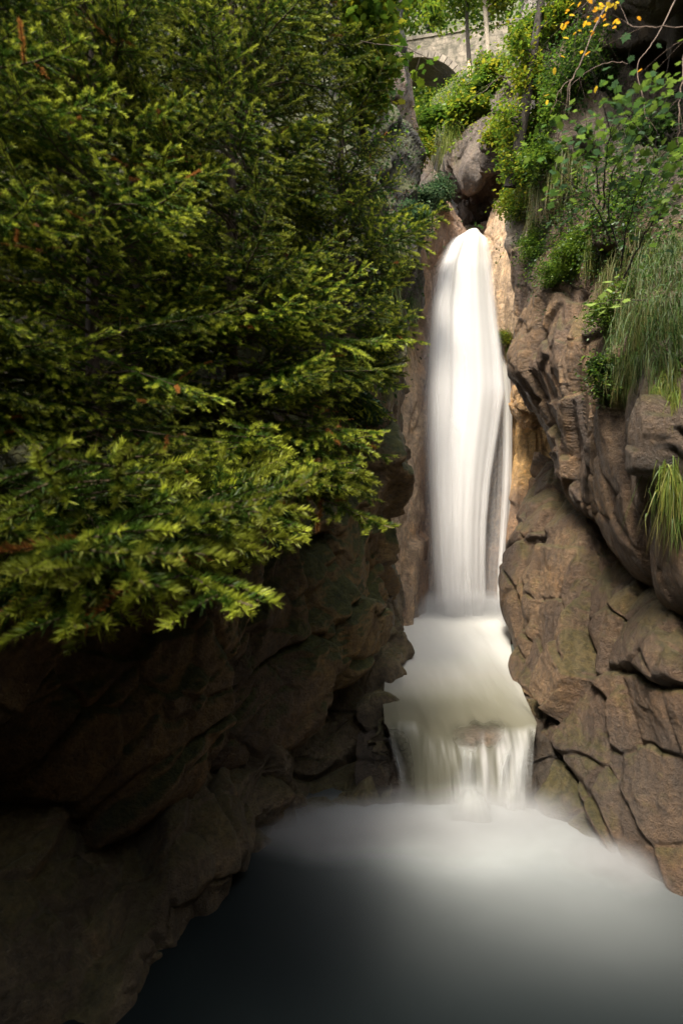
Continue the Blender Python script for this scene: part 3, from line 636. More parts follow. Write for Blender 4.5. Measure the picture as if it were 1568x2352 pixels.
# ------------------------------------------------------------------ bridge
def bridge():
    c = P(946, 1176, 40.3); cz = 28.45; r = 3.7; w = 2.7
    root = empty('stone_bridge', (c[0], c[1], cz)); root.rotation_euler.z = -R(12)
    tag(root, 'old pale stone arch bridge high above the gorge', 'bridge')
    m, t, n, l = newmat('masonry')
    out = n.new('ShaderNodeOutputMaterial'); b = N(n, 'ShaderNodeBsdfPrincipled', Roughness=.9); tc = n.new('ShaderNodeTexCoord')
    mp = N(n, 'ShaderNodeMapping'); mp.inputs['Rotation'].default_value = (R(90), 0, 0)
    no = N(n, 'ShaderNodeTexNoise', Scale=1.6, Detail=8, Roughness=.7); l.new(tc.outputs['Object'], no.inputs['Vector'])
    wv = N(n, 'ShaderNodeMix'); wv.data_type = 'VECTOR'; wv.inputs[0].default_value = .45; l.new(tc.outputs['Object'], wv.inputs[4]); l.new(no.outputs[1], wv.inputs[5])
    l.new(wv.outputs[1], mp.inputs[0])
    br = N(n, 'ShaderNodeTexBrick', Scale=1.0); br.inputs['Color1'].default_value = (.19, .165, .13, 1); br.inputs['Color2'].default_value = (.13, .115, .09, 1); br.inputs['Mortar'].default_value = (.11, .095, .075, 1)
    br.inputs['Brick Width'].default_value = .34; br.inputs['Row Height'].default_value = .2; br.inputs['Mortar Size'].default_value = .018
    l.new(mp.outputs[0], br.inputs['Vector'])
    rp = ramp(n, [(.36, (.35, .36, .28)), (.48, (.9, .88, .8)), (.62, (1.7, 1.6, 1.5))]); l.new(no.outputs[0], rp.inputs[0])
    cm = mulcol(n, l, br.outputs[0], rp.outputs[0]); l.new(cm.outputs[2], b.inputs['Base Color'])
    bp = N(n, 'ShaderNodeBump', Strength=.8, Distance=.05); l.new(cm.outputs[2], bp.inputs['Height']); l.new(bp.outputs[0], b.inputs['Normal']); l.new(b.outputs[0], out.inputs[0])
    a = np.linspace(math.pi, 0, 41)
    ix, iz = r*np.cos(a), r*np.sin(a)
    ext = 9.0; top = r+1.25
    ox = np.concatenate([ix]); oz = np.full(41, top)
    # spandrel walls, front and back, each 0.35 thick
    for nm, y0, y1 in (('spandrel_wall', 0, .35), ('spandrel_wall', w-.35, w)):
        mb = MB()
        for x, y in ((y0, y1),):
            ring = lambda yy: np.stack([np.stack([ix, np.full(41, yy), iz], -1), np.stack([ox, np.full(41, yy), oz], -1)], 0)
            mb.grid(ring(y0)); mb.grid(ring(y1)[::-1])
        for sx in (-1, 1):
            q = np.array([[sx*r, -6.0], [sx*(r+ext), -6.0], [sx*(r+ext), top], [sx*r, top]])
            for yy in (y0, y1): mb.add(np.stack([q[:, 0], np.full(4, yy), q[:, 1]], -1), [[0, 1, 2, 3]])
        mb.build(nm, m, root, smooth_=False)
    mb = MB(); ys = np.array([-.02, w+.02])
    mb.grid(np.stack([np.stack([ix-.01*np.cos(a), np.full(41, yy), iz-.01*np.sin(a)], -1) for yy in ys]))
    for sx in (-1, 1): mb.grid(np.array([[[sx*(r-.01), yy, z] for z in (0, -6.0)] for yy in ys]))
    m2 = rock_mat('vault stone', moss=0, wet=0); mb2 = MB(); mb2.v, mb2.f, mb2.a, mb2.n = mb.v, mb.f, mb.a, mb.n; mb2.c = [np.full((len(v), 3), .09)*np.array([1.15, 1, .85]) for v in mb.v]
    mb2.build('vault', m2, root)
    # voussoir ring standing proud of the wall
    mb = MB(); nvs = 27
    for k in range(nvs):
        a0, a1 = math.pi*(k+.06)/nvs, math.pi*(k+.94)/nvs; h = .42+.05*random.random()
        pts = [(rr*math.cos(x), yy, rr*math.sin(x)) for yy in (-.06, .1) for rr, x in ((r-.012, a0), (r+h, a0), (r+h, a1), (r-.012, a1))]
        g = .75+.45*random.random()
        mb.add(pts, [[0, 1, 2, 3], [0, 4, 5, 1], [1, 5, 6, 2], [2, 6, 7, 3], [3, 7, 4, 0]], np.array([.20, .17, .135])*g)
    mb.build('arch_ring', bark_mat('voussoir stone', 4), root, smooth_=False)
    for y0 in (-.08, w-.4):
        mb = MB()
        x = -r-ext
        while x < r+ext:
            L = .7+.3*random.random(); h = .22+.03*random.random()
            v = [(X, Y, Z) for X in (x, x+L-.02) for Y in (y0, y0+.48) for Z in (top+.003, top+.003+h)]
            mb.add(v, [[0, 1, 3, 2], [4, 6, 7, 5], [0, 4, 5, 1], [2, 3, 7, 6], [1, 5, 7, 3], [0, 2, 6, 4]], np.array([.15, .13, .10])*(.8+.4*random.random())); x += L
        mb.build('coping', bark_mat('coping stone', 4), root, smooth_=False)
    mb = MB(); mb.add([(-r-ext, .35, top-.5), (r+ext, .35, top-.5), (r+ext, w-.35, top-.5), (-r-ext, w-.35, top-.5)], [[0, 1, 2, 3]], (.12, .1, .08)); mb.build('deck', BARK, root)
bridge()

# ------------------------------------------------------------------ plants
def rotm(yaw, pitch, roll):
    cy, sy, cp, sp, cr_, sr = np.cos(yaw), np.sin(yaw), np.cos(pitch), np.sin(pitch), np.cos(roll), np.sin(roll)
    z = np.zeros_like(cy); o = np.ones_like(cy)
    A = np.stack([np.stack([cy, -sy, z], -1), np.stack([sy, cy, z], -1), np.stack([z, z, o], -1)], -2)
    B = np.stack([np.stack([cp, z, -sp], -1), np.stack([z, o, z], -1), np.stack([sp, z, cp], -1)], -2)
    C = np.stack([np.stack([o, z, z], -1), np.stack([z, cr_, -sr], -1), np.stack([z, sr, cr_], -1)], -2)
    return A@B@C
OV = np.array([(0, 0, 0), (.28, .25, .05), (.68, .24, .05), (1, 0, -.06), (.68, -.24, .05), (.28, -.25, .05)]); OVF = [[0, 1, 2, 3, 4, 5]]
_mp = [(0, 0), (.10, .05), (-.02, .28), (.18, .26), (.22, .48), (.36, .36), (.52, .58), (.56, .30), (.72, .26), (.70, .14), (1, 0)]
_mp = _mp+[(x, -y) for x, y in _mp[-2:0:-1]]
MP = np.array([(x, y, -.10*abs(y)-.05*x*x) for x, y in _mp]); MPF = [list(range(len(_mp)))]
def leaves(mb, pts, size, tpl, cols, tilt=.5, droop=.25, yaw=None, frame=None):
    """leaves whose blades lie roughly level, tips out"""
    n = len(pts); tv, tf = tpl
    yw = rng.uniform(0, 2*math.pi, n) if yaw is None else yaw+rng.normal(0, .6, n)
    M = rotm(yw, rng.normal(-droop, tilt*.6, n), rng.normal(0, tilt, n))*(size*rng.uniform(.6, 1.25, n))[:, None, None]
    cs = np.array(cols); k = rng.integers(0, len(cs), n); c = cs[k]*rng.uniform(.75, 1.25, (n, 1))
    mb.inst(tv, tf, M, np.asarray(pts), c)
G1 = [(.05, .11, .012), (.09, .16, .018), (.14, .21, .02)]
GY = [(.15, .22, .015), (.21, .25, .02), (.10, .17, .015), (.28, .27, .02)]
GD = [(.02, .05, .012), (.035, .075, .015), (.05, .09, .02)]
YL = [(.75, .42, .02), (.65, .30, .02), (.55, .38, .03)]

def branching(mb, base, d, length, rad, depth, tips, bend=.25, wood=(.07, .05, .035), up=.1, nseg=6, kids=(3, 5)):
    pts = [np.array(base, float)]; d = np.array(d, float); d /= np.linalg.norm(d)
    for k in range(nseg):
        d = d+rng.normal(0, bend, 3)*.5+np.array([0, 0, up*.3]); d /= np.linalg.norm(d); pts.append(pts[-1]+d*length/nseg)
    pts = np.array(pts); mb.tube(pts, np.linspace(rad, rad*.35, len(pts)), 5 if depth else 4, wood)
    if depth == 0: tips.append((pts, d)); return
    for k in range(rng.integers(kids[0], kids[1]+1)):
        s = rng.uniform(.3, 1); i = int(s*nseg); q = pts[i]
        dd = pts[min(i+1, nseg)]-pts[max(i-1, 0)]; dd = dd/np.linalg.norm(dd)+rng.normal(0, .55, 3); 
        branching(mb, q, dd, length*rng.uniform(.4, .65), rad*.5, depth-1, tips, bend, wood, up, nseg, kids)
    tips.append((pts[-3:], d))

def shrub(name, base, d, length, label, cat, tpl=(OV, OVF), size=.06, cols=G1, stems=4, depth=2, per=14, spread=.5, group=None, rad=.012, up=.1, tilt=.5, droop=.25, wood=(.06, .045, .03), jit=.05):
    base = np.array(base, float); root = empty(name, base); tag(root, label, cat, group)
    wd = MB(); tips = []
    length *= .62
    for k in range(stems):
        dd = np.array(d, float)/np.linalg.norm(d)+rng.normal(0, spread, 3)
        branching(wd, (0, 0, 0), dd, length*rng.uniform(.7, 1.15), rad, depth, tips, up=up, wood=wood)
    wd.build('stem', BARK, root)
    lf = MB()
    for pts, dd in tips:
        k = rng.uniform(0, len(pts)-1, per); i = k.astype(int); q = pts[i]+(pts[np.minimum(i+1, len(pts)-1)]-pts[i])*(k-i)[:, None]
        q = q+rng.normal(0, jit, (per, 3))*np.array([1, 1, .6])
        leaves(lf, q, size, tpl, cols, tilt, droop, yaw=None if tilt > .3 else math.atan2(dd[1], dd[0]))
    lf.build('foliage', LEAF, root, smooth_=False)
    return root

# ---- grass
def tuft_mesh(seed, n, L, w, hang, cols, spread=.25):
    g = np.random.default_rng(seed); mb = MB(); k = 6; t = np.linspace(0, 1, k)
    for _ in range(n):
        az = g.uniform(-math.pi, 0) if hang else g.uniform(0, 2*math.pi)
        out = g.uniform(.2, 1.0)*(.6 if hang else .45); l = L*g.uniform(.55, 1.15); up = g.uniform(.15, .7) if hang else g.uniform(.6, 1.2)
        dx, dy = math.cos(az), math.sin(az)
        fallk = (1.55 if hang else .75)*g.uniform(.8, 1.2)
        r = l*out*(t-.35*t*t); z = l*(up*t*.6-fallk*t*t*.8)
        b = np.array([g.normal(0, spread*L*.6), g.normal(0, spread*L*.3), g.normal(0, spread*L*(.9 if hang else .35))])
        c = b+np.stack([dx*r, dy*r, z], -1); sw = g.normal(0, .16*l); c[:, 0] += sw*t*t
        side = np.array([-dy, dx, 0.])*.7+g.normal(0, .5, 3); side /= np.linalg.norm(side)
        ww = (w*(1-t)**.7*g.uniform(.7, 1.2))[:, None]*side*.5
        V = np.concatenate([c-ww, c+ww]); F_ = [[i, i+1, k+i+1, k+i] for i in range(k-1)]
        ca, cb = cols[g.integers(0, len(cols))]; cc_ = np.array(ca)*(1-t**2)[:, None]+np.array(cb)*(t**2)[:, None]
        mb.add(V, F_, np.concatenate([cc_, cc_])*g.uniform(.7, 1.3))
    return mb.mesh('blades', GRASS, False)
gA = [((.035, .085, .018), (.09, .14, .03)), ((.05, .10, .02), (.13, .16, .04)), ((.03, .07, .018), (.19, .15, .05)), ((.06, .11, .02), (.24, .19, .07))]
gB = [((.07, .11, .02), (.20, .14, .06)), ((.09, .12, .03), (.26, .17, .08)), ((.05, .10, .02), (.12, .13, .04))]
gC = [((.10, .15, .02), (.24, .26, .05)), ((.14, .17, .02), (.32, .28, .07)), ((.08, .13, .02), (.16, .2, .04))]
TM = {'hang': [tuft_mesh(k, 420, .37, .011, True, gA, .38) for k in (1, 2, 3)], 'straw': [tuft_mesh(k, 300, .48, .011, True, gB) for k in (4, 5)],
      'bright': [tuft_mesh(k, 260, .34, .011, True, gC, .2) for k in (6, 7)], 'up': [tuft_mesh(k, 160, .32, .012, False, gC, .2) for k in (8, 9)], 'small': [tuft_mesh(k, 130, .22, .010, True, gB, .25) for k in (10, 11)]}
def tuft(U, V, kind, sc, label, group, D=None, rz=None):
    p, n = hit(U, V) if D is None else (P(U, V, D), None)
    me = TM[kind][rng.integers(0, len(TM[kind]))]
    root = empty('grass_tuft', p); root.rotation_euler.z = rng.uniform(-.9, .9) if rz is None else rz; root.scale = (sc,)*3
    tag(root, label, 'grass tuft', group or 'grass tufts scattered over the gorge walls')
    o = bpy.data.objects.new('blades', me); link(o, root)
    return root

# ---- spruce
def spruce_branch(seed, droop=.25, sparse=1.0, nl=.023):
    g = np.random.default_rng(seed); wood = MB(); ND = []
    def shoot(p0, d, L, lev, t0, fresh):
        k = max(4, int(L/.05)); t = np.linspace(0, 1, k); d = d/np.linalg.norm(d)
        bend = g.normal(0, .06, 3)*L; pts = p0+np.outer(t, d)*L+np.outer(t**2, bend+np.array([0, 0, -droop*.3*L if lev else 0]))
        return pts
    n = 22; t = np.linspace(0, 1, n)
    ax = np.stack([t, .05*np.sin(t*5+seed)+.02*np.sin(t*11), -droop*t**1.6+.10*t**4], -1)
    wood.tube(ax, np.linspace(.0095, .002, n), 5, (.09, .065, .045))
    tg = np.gradient(ax, axis=0); tg /= np.linalg.norm(tg, axis=1)[:, None]
    needled = [(ax[int(n*.35):], 1.0)]
    s = .08; side = 1
    while s < .985:
        i = int(s*(n-1)); p0 = ax[i]; a = R(g.uniform(42, 62)); L = (.46*(1-s)**.8+.05)*g.uniform(.75, 1.15)
        dd = tg[i]*math.cos(a)+np.array([0, side, 0])*math.sin(a)+np.array([0, 0, g.normal(-.08, .14)])
        if s < .28 and g.random() < .6:
            pts = shoot(p0, dd, L*.8, 1, 0, 0); wood.tube(pts, np.linspace(.003, .0008, len(pts)), 3, (.12, .08, .05))
            for _ in range(5):
                q = pts[g.integers(1, len(pts))]; p2 = shoot(q, dd+g.normal(0, .8, 3), L*.25, 2, 0, 0); wood.tube(p2, .0011, 3, (.14, .095, .06))
        else:
            pts = shoot(p0, dd, L, 1, 0, 0); wood.tube(pts, np.linspace(.0035, .001, len(pts)), 3, (.10, .07, .04)); needled.append((pts, 1.0))
            u = .25; sd = 1
            while u < .93 and L > .12:
                q = pts[int(u*(len(pts)-1))]; l2 = L*(.5*(1-u)+.16)*g.uniform(.7, 1.2); dn = pts[-1]-pts[0]; dn /= np.linalg.norm(dn)
                sv = np.cross([0, 0, 1], dn)*sd; d2 = dn*.65+sv*.75+np.array([0, 0, g.normal(-.15, .28)])
                p2 = shoot(q, d2, l2, 2, 0, 0); needled.append((p2, .9)); u += .17/L/1.6; sd = -sd
        s += .05*sparse; side = -side
    nd = MB(); tpl = np.array([(0, -.10, 0), (0, .10, 0), (1, 0, 0)]); 
    Ts = []; Ms = []; Cs = []
    for pts, w in needled:
        dead = g.random() < .012
        seg = np.linalg.norm(np.diff(pts, axis=0), axis=1); L = seg.sum(); m = int(L/.0010); 
        if m < 6: continue
        tt = np.sort(g.random(m)); cs = np.concatenate([[0], np.cumsum(seg)])/L
        pos = np.stack([np.interp(tt, cs, pts[:, k]) for k in range(3)], -1)
        dn = pts[-1]-pts[0]; dn /= np.linalg.norm(dn); sx = np.cross([0, 0, 1.], dn); sx /= np.linalg.norm(sx)+1e-9; sz = np.cross(dn, sx)
        th = g.normal(0, 1.25, m)+math.pi/2*0; lat = np.sin(th)[:, None]*sx+np.cos(th)[:, None]*sz
        dirn = dn*.9+lat; dirn /= np.linalg.norm(dirn, axis=1)[:, None]
        b = np.cross(dirn, g.normal(0, 1, (m, 3))); b /= np.linalg.norm(b, axis=1)[:, None]; c_ = np.cross(dirn, b)
        ln = nl*g.uniform(.7, 1.15, m)*(1-.35*(tt > .96))
        Ms.append(np.stack([dirn, b, c_], -1)*ln[:, None, None]); Ts.append(pos)
        young = smooth(.45, .95, tt)[:, None]*g.uniform(.5, 1)
        Cs.append((np.array([.052, .100, .012])*(1-young)+np.array([.46, .50, .055])*young)*g.uniform(.75, 1.25, (m, 1)) if not dead else np.array([.34, .15, .04])*g.uniform(.6, 1.3, (m, 1)))
    nd.inst(tpl, [[0, 1, 2]], np.concatenate(Ms), np.concatenate(Ts), np.concatenate(Cs))
    return wood.mesh('branch', BARK), nd.mesh('needles', NEEDLE, False)
SB = [spruce_branch(k, dr, sp) for k, (dr, sp) in enumerate([(.30, 1), (.22, 1), (.40, 1.1), (.12, 1), (.05, 1), (.5, 1)])]
print('needles per branch', [len(b[1].polygons) for b in SB])
def spruce(base, path, n, Lr, label, yaws=(-200, 20), z0=0, pitch=(-10, 20), kinds=(0, 1, 2, 3), extra=(), rad=.11, aim=None):
    """path: trunk points from the root up; branches leave it from height fraction z0"""
    root = empty('spruce', base); tag(root, label, 'spruce tree', 'spruces on the left slope')
    pth = np.array(path)-np.array(base); tt = np.linspace(0, len(pth)-1, 24); tp = crom(pth, tt)
    mb = MB(); mb.tube(tp, np.linspace(rad, rad*.25, 24), 9, (.075, .055, .042)); mb.build('trunk', BARK, root)
    for k in range(n):
        h = z0+(1-z0)*(k+rng.random())/n; q = crom(pth, np.array([h*(len(pth)-1)]))[0]
        yaw = R(rng.uniform(*yaws)); L = rng.uniform(*Lr)*(1-.25*h); pi = R(rng.normal(pitch[0]+(pitch[1]-pitch[0])*h, 9))
        place_branch(root, q, yaw, pi, L, rng.choice(kinds))
    for (U, V, D, kind) in extra:                                    # limbs whose tips reach out furthest
        tip = P(U, V, D)-np.array(base); zz = tip[2]+rng.uniform(-.1, .35)
        i = int(np.argmin(abs(tp[:, 2]-zz))); q = tp[i]; v = tip-q; L = np.linalg.norm(v)
        place_branch(root, q, math.atan2(v[1], v[0]), math.asin(v[2]/L)+.22, L, kind)
    return root
def place_branch(root, q, yaw, pitch, L, kind):
    w, nd = SB[int(kind)]
    b = bpy.data.objects.new('branch', w); link(b, root); b.location = Vector(q)
    b.rotation_euler = Matrix(rotm(np.array(yaw), np.array(pitch), np.array(rng.normal(0, .25))).tolist()).to_euler(); b.scale = (L,)*3
    o = bpy.data.objects.new('needles', nd); link(o, b)
def up(b, pts): return [b]+[b+np.array(p) for p in pts]
def trunk(b, dx, dy, ztop):
    return [b, b+np.array([dx*.7, dy*.7, .5]), np.array([b[0]+dx, b[1]+dy, b[2]+1.6]), np.array([b[0]+dx, b[1]+dy, ztop*.6+b[2]*.4]), np.array([b[0]+dx, b[1]+dy, ztop])]
b1, _ = hit(230, 1200); spruce(b1, trunk(b1, .35, -1.0, 5.2), 84, (1.3, 2.1), 'nearest big spruce whose lowest limbs sweep over the dark left wall', yaws=(-175, 0), pitch=(-8, 30),
  extra=[(130,1330,3.3,2),(400,1290,3.2,0),(540,1270,3.4,2),(670,1240,3.7,1),(300,1290,3.1,0),(20,1280,3.1,0),(60,1180,3.1,1),(560,1180,3.7,0),(480,1240,3.3,2),(200,1250,3.2,0),(360,1180,3.4,1)])
b2, _ = hit(540, 1060); spruce(b2, trunk(b2, .2, -1.3, 7), 84, (1.4, 2.4), 'middle spruce with pale new tips that hides most of the left slope', yaws=(-160, 20), pitch=(-6, 28),
  extra=[(880,1160,6.2,2),(890,1040,6.3,0),(800,1130,5.9,0),(930,880,6.8,1),(940,790,6.9,0),(860,960,6.4,2),(700,1100,5.6,0),(640,1060,5.4,1),(780,1040,5.8,2),(740,820,6,0),(840,1080,6,0),(620,1180,5.2,2)])
b3, _ = hit(770, 900); spruce(b3, trunk(b3, .1, -1.2, 8), 80, (1.1, 1.8), 'slim spruce nearest the waterfall with tips crossing the pale rock', yaws=(-190, -15), pitch=(-8, 30),
  extra=[(1040,505,8.2,0),(1025,535,8.2,1),(975,590,8.2,2),(960,470,8.4,0),(930,430,8.4,4),(965,720,8.2,0)])
b4, _ = hit(-60, 950); spruce(b4, trunk(b4, .4, -1.2, 5.6), 76, (1.3, 2.1), 'spruce at the left edge whose needles stay in deep shade', yaws=(-150, 30), pitch=(-10, 25))
b5, _ = hit(600, 560); spruce(b5, trunk(b5, 0, -1.3, 10), 75, (1.4, 2.5), 'dark spruce high on the slope behind the others', yaws=(-190, 10), kinds=(0, 1, 3, 5))
b6, _ = hit(250, 560); spruce(b6, trunk(b6, 0, -1.3, 9.5), 75, (1.4, 2.5), 'dark spruce high on the slope in the upper left corner', yaws=(-190, 10), kinds=(0, 1, 3, 5))
b7, _ = hit(400, 900); spruce(b7, trunk(b7, 0, -1.6, 6.5), 80, (1.4, 2.3), 'spruce between the nearest one and the middle one', yaws=(-180, 0), pitch=(-8, 30))

# ---- right hand slope
MAP = (MP, MPF); OVL = (OV, OVF)
def sh(U, V, lab, D=None, **k):
    p, n = hit(U, V)
    if D: p = P(U, V, D)
    return shrub('shrub', p, k.pop('d', n*.8+np.array([-.3, -.2, .5])), k.pop('length', 1.0), lab, 'shrub', **k)
# leaning dark tree with yellow green crown
def tree(name, path, rads, label, limbs, crown, tpl, size, cols, wood=(.05, .04, .032), group=None, per=40, cat='tree', jit=.25, tilt=.5):
    """limbs: (fraction, direction, length); crown clumps (centre, radii, number of leaves)"""
    path = [np.array(q, float) for q in path]; root = empty(name, path[0]); tag(root, label, cat, group)
    pt = np.array(path)-path[0]; tp = crom(pt, np.linspace(0, len(pt)-1, 26)); mb = MB(); mb.tube(tp, np.interp(np.linspace(0, 1, 26), np.linspace(0, 1, len(rads)), rads), 9, wood)
    mb.build('trunk', BARK, root); wd = MB(); tips = []; lf = MB()
    for f, d, L in limbs:
        wd = MB(); branching(wd, tp[int(f*25)], d, L, rads[-1]*.55+.01, 2, tips, wood=wood); wd.build('limb', BARK, root)
    if limbs: pass
    for pts, dd in tips:
        k = rng.uniform(0, len(pts)-1, per); i = k.astype(int); q = pts[i]+(pts[np.minimum(i+1, len(pts)-1)]-pts[i])*(k-i)[:, None]+rng.normal(0, jit, (per, 3))
        leaves(lf, q, size, tpl, cols, tilt)
    for cc_, rr, m in crown:
        nb = max(3, m//45); ctr = rng.normal(0, .5, (nb, 3))*np.array(rr)+np.array(cc_)-path[0]
        for q in ctr:
            sp = np.array(rr)*rng.uniform(.16, .34); leaves(lf, q+rng.normal(0, 1, (45, 3))*sp*np.array([1, 1, .55]), size, tpl, cols, tilt)
    if lf.n: lf.build('crown', LEAF, root, smooth_=False)
    return root
tree('tree', [P(1172, 430, 13.4), P(1184, 370, 13.2), P(1206, 240, 12.9), P(1222, 130, 12.7), P(1238, 30, 12.6), P(1256, -120, 12.4)], [.17, .13, .12, .10, .09, .07], 'dark leaning trunk against the pale rock right of the bridge',
     [(.35, (-.8, -.3, .5), .5), (.6, (-.9, -.2, .6), .6), (.75, (.7, -.4, .4), .6), (.15, (-.7, -.5, .2), .45), (.1, (.8, -.5, .1), .5), (.95, (-.8, -.2, .3), .8)], [], OVL, .10, GY+G1, per=30, jit=.16)
tree('tree', [P(1122, 190, 27), P(1120, 130, 27), P(1117, 70, 27), P(1112, 0, 27), P(1110, -80, 27)], [.13, .12, .11, .10, .08], 'thin pale trunk standing right of the bridge parapet', [(.85, (-.6, -.2, .6), 1.2), (.9, (.6, -.3, .6), 1.5), (.7, (.5, -.2, .5), 1)], [], OVL, .2, GY, wood=(.32, .27, .21), per=40, jit=.4)
tree('tree', [P(1082, 200, 29), P(1076, 130, 29), P(1072, 60, 29), P(1070, -60, 29)], [.12, .11, .09, .06], 'dark thin tree rising in front of the right bridge spandrel', [(.85, (-.5, -.2, .5), 2), (.95, (.3, -.2, .5), 2)], [(P(1050, 0, 29), (1.9, 1.5, .9), 1200), (P(1012, 30, 28.5), (.7, .8, .45), 300)], OVL, .22, G1+GY[:2], per=50, jit=.45)
tree('stump', [P(1088, 215, 26), P(1080, 175, 26), P(1075, 140, 26)], [.22, .16, .03], 'broken pale tree stump on the bank right of the arch', [], [], OVL, .1, G1, wood=(.5, .36, .24), cat='stump')
tree('tree', [P(948, 430, 19), P(956, 390, 19), P(960, 340, 19)], [.04, .03, .015], 'small yellow green sapling in the gap left of the hanging rock', [(.5, (-.5, -.2, .8), .4), (.6, (.6, -.2, .7), .5), (.9, (.1, 0, 1), .4), (.8, (1, 0, .4), .5)], [], OVL, .14, GY, per=16, jit=.09)
for k, (U, V, D, r, lab) in enumerate([(900, -10, 46, 4, 'yellow green tree behind the left end of the bridge'), (985, -60, 50, 4, 'dark green tree rising behind the middle of the bridge'), (1120, -70, 44, 4.5, 'tall tree behind the right end of the bridge'), (840, -40, 40, 4, 'tree left of the bridge behind the maple'),
        (930, 270, 62, 4.2, 'tree lightened for haze seen under the left of the arch'), (985, 235, 66, 4, 'darker tree seen under the middle of the arch'), (950, 360, 56, 3.5, 'lowest tree seen through the gap under the arch'), (1030, 230, 50, 2.8, 'tree close behind the right foot of the arch'), (925, 190, 72, 4.5, 'furthest tree seen under the arch')]):
    c = P(U, V, D); tree('tree', [c-np.array([0, 0, 1.6*r]), c-np.array([0, 0, .3*r]), c+np.array([0, 0, .8*r])], [.25, .18, .06], lab, [], [(c, (r*.75, r*.6, r*.9), 2600)], OVL, .42, [G1+GY, GD, GD+G1, G1, G1+GY, G1, G1+GY, G1, GY][k], cat='tree')  # leaf colours under the arch lightened to stand in for haze
# maple hanging in from the left in front of the bridge
mpl = [(.2, (.6, -.5, .3), .45), (.3, (.3, -.6, .3), .45), (.35, (.7, -.5, .5), .5), (.45, (.5, -.4, .5), .5), (.6, (.5, -.4, .5), .5), (.7, (.5, -.5, .2), .55), (.8, (1, -.3, .5), .8), (.9, (.7, -.4, .6), .8), (.95, (1, 0, .2), .7)]
tree('maple', [P(835, 330, 9.6), P(820, 200, 9.0), P(815, 80, 8.8), P(822, -80, 8.6)], [.06, .05, .04, .03], 'maple with bright lobed leaves hanging in front of the bridge', mpl, [], MAP, .13, GY+G1+G1, wood=(.045, .035, .025), per=20, jit=.15, cat='maple', tilt=.45)
def spray_of(name, cat, pts, rad, label, tpl, size, cols, n, jit, tilt=.3, wood=(.07, .05, .035), droop=.25, side=0, sl=.3):
    """one branch through given points with leaves (or bare) along its outer part"""
    pts = np.array(pts); o = pts[0]; root = empty(name, o); tag(root, label, cat); c = crom(pts-o, np.linspace(0, len(pts)-1, 30)); c = c+np.stack([fbm(np.linspace(0, 6, 30)[:, None]*np.ones(3)+k*7+o, 3, k) for k in range(3)], 1)*rad*3
    mb = MB(); mb.tube(c, np.linspace(rad, rad*.35, 30), 6, wood); lf = MB(); q = []
    for k in range(side):
        i = rng.integers(8, 29); d = (c[min(i+1, 29)]-c[i-1]); d = d/np.linalg.norm(d)+rng.normal(0, .7, 3); L = sl*rng.uniform(.5, 1.2); t = np.linspace(0, 1, 6)[:, None]
        b = c[i]+t*d*L+np.array([0, 0, -.15])*L*t*t; mb.tube(b, np.linspace(rad*.35, rad*.12, 6), 4, wood); q.append(b[2:])
    mb.build('stem', BARK, root)
    if n:
        q = np.concatenate(q+[c[12:]]); s_ = q[rng.integers(0, len(q), n)]+rng.normal(0, jit, (n, 3)); leaves(lf, s_, size, tpl, cols, tilt, droop); lf.build('foliage', LEAF, root, smooth_=False)
    return root
spray_of('branch', 'branch', [P(830, 95, 8), P(876, 103, 7.8), P(930, 108, 7.6), P(969, 127, 7.5), P(1000, 140, 7.4)], .008, 'thin maple twig reaching across the arch with a few lobed leaves', MAP, .11, G1+GY[:1], 12, .08, side=4, sl=.3)
GM = [(.09, .16, .02), (.13, .20, .03), (.06, .12, .025), (.05, .10, .04)]
for pts, lab, n in [([P(1376, 470, 7.2), P(1368, 380, 7.0), P(1352, 320, 6.8), P(1325, 290, 6.5)], 'leafy maple shoot leaning left over the straw tuft', 70),
        ([P(1385, 480, 7.2), P(1390, 380, 6.8), P(1400, 300, 6.5), P(1425, 250, 6.3)], 'leafy maple shoot rising in the middle of the right slope', 80),
        ([P(1415, 571, 7.4), P(1398, 488, 7.2), P(1405, 400, 6.9), P(1445, 330, 6.5), P(1500, 270, 6.2)], 'long maple shoot whose tip points up to the right edge', 90),
        ([P(1423, 617, 7.4), P(1440, 520, 7), P(1470, 420, 6.6), P(1530, 350, 6.2)], 'maple shoot at the right edge above the hanging grass', 80),
        ([P(1400, 560, 7.4), P(1370, 480, 7.0), P(1330, 440, 6.8), P(1290, 400, 6.7)], 'dark green maple shoot bending left above the straw tuft', 60),
        ([P(1430, 640, 7.2), P(1480, 540, 6.9), P(1520, 470, 6.4), P(1560, 440, 6.2)], 'bluish green maple shoot low at the right edge', 70)]:
    spray_of('maple', 'maple shoot', pts, .011, lab, MAP, .095, GM, int(n*1.25), .13, side=9, sl=.5, tilt=.35, wood=(.03, .022, .018))
spray_of('branch', 'branch', [P(1480, 690, 6.5), P(1440, 690, 6.2), P(1400, 690, 6.0), P(1350, 705, 5.9)], .006, 'single pale leafy twig jutting left over the dark bulge', MAP, .09, [(.2, .28, .06)], 16, .05, side=3, sl=.2)
spray_of('branch', 'branch', [P(1470, -90, 6), P(1420, -40, 5.8), P(1390, 10, 5.6), P(1375, 50, 5.5), P(1372, 62, 5.5)], .008, 'branch of yellow autumn leaves hanging in at the top right', OVL, .06, YL, 44, .07, side=10, sl=.35)
spray_of('branch', 'branch', [P(1420, -60, 6), P(1380, -20, 5.9), P(1345, 8, 5.8), P(1325, 28, 5.8)], .006, 'shorter branch of yellow leaves left of the other at the top', OVL, .06, YL, 22, .07, side=7, sl=.3)
BW = (.13, .09, .065)
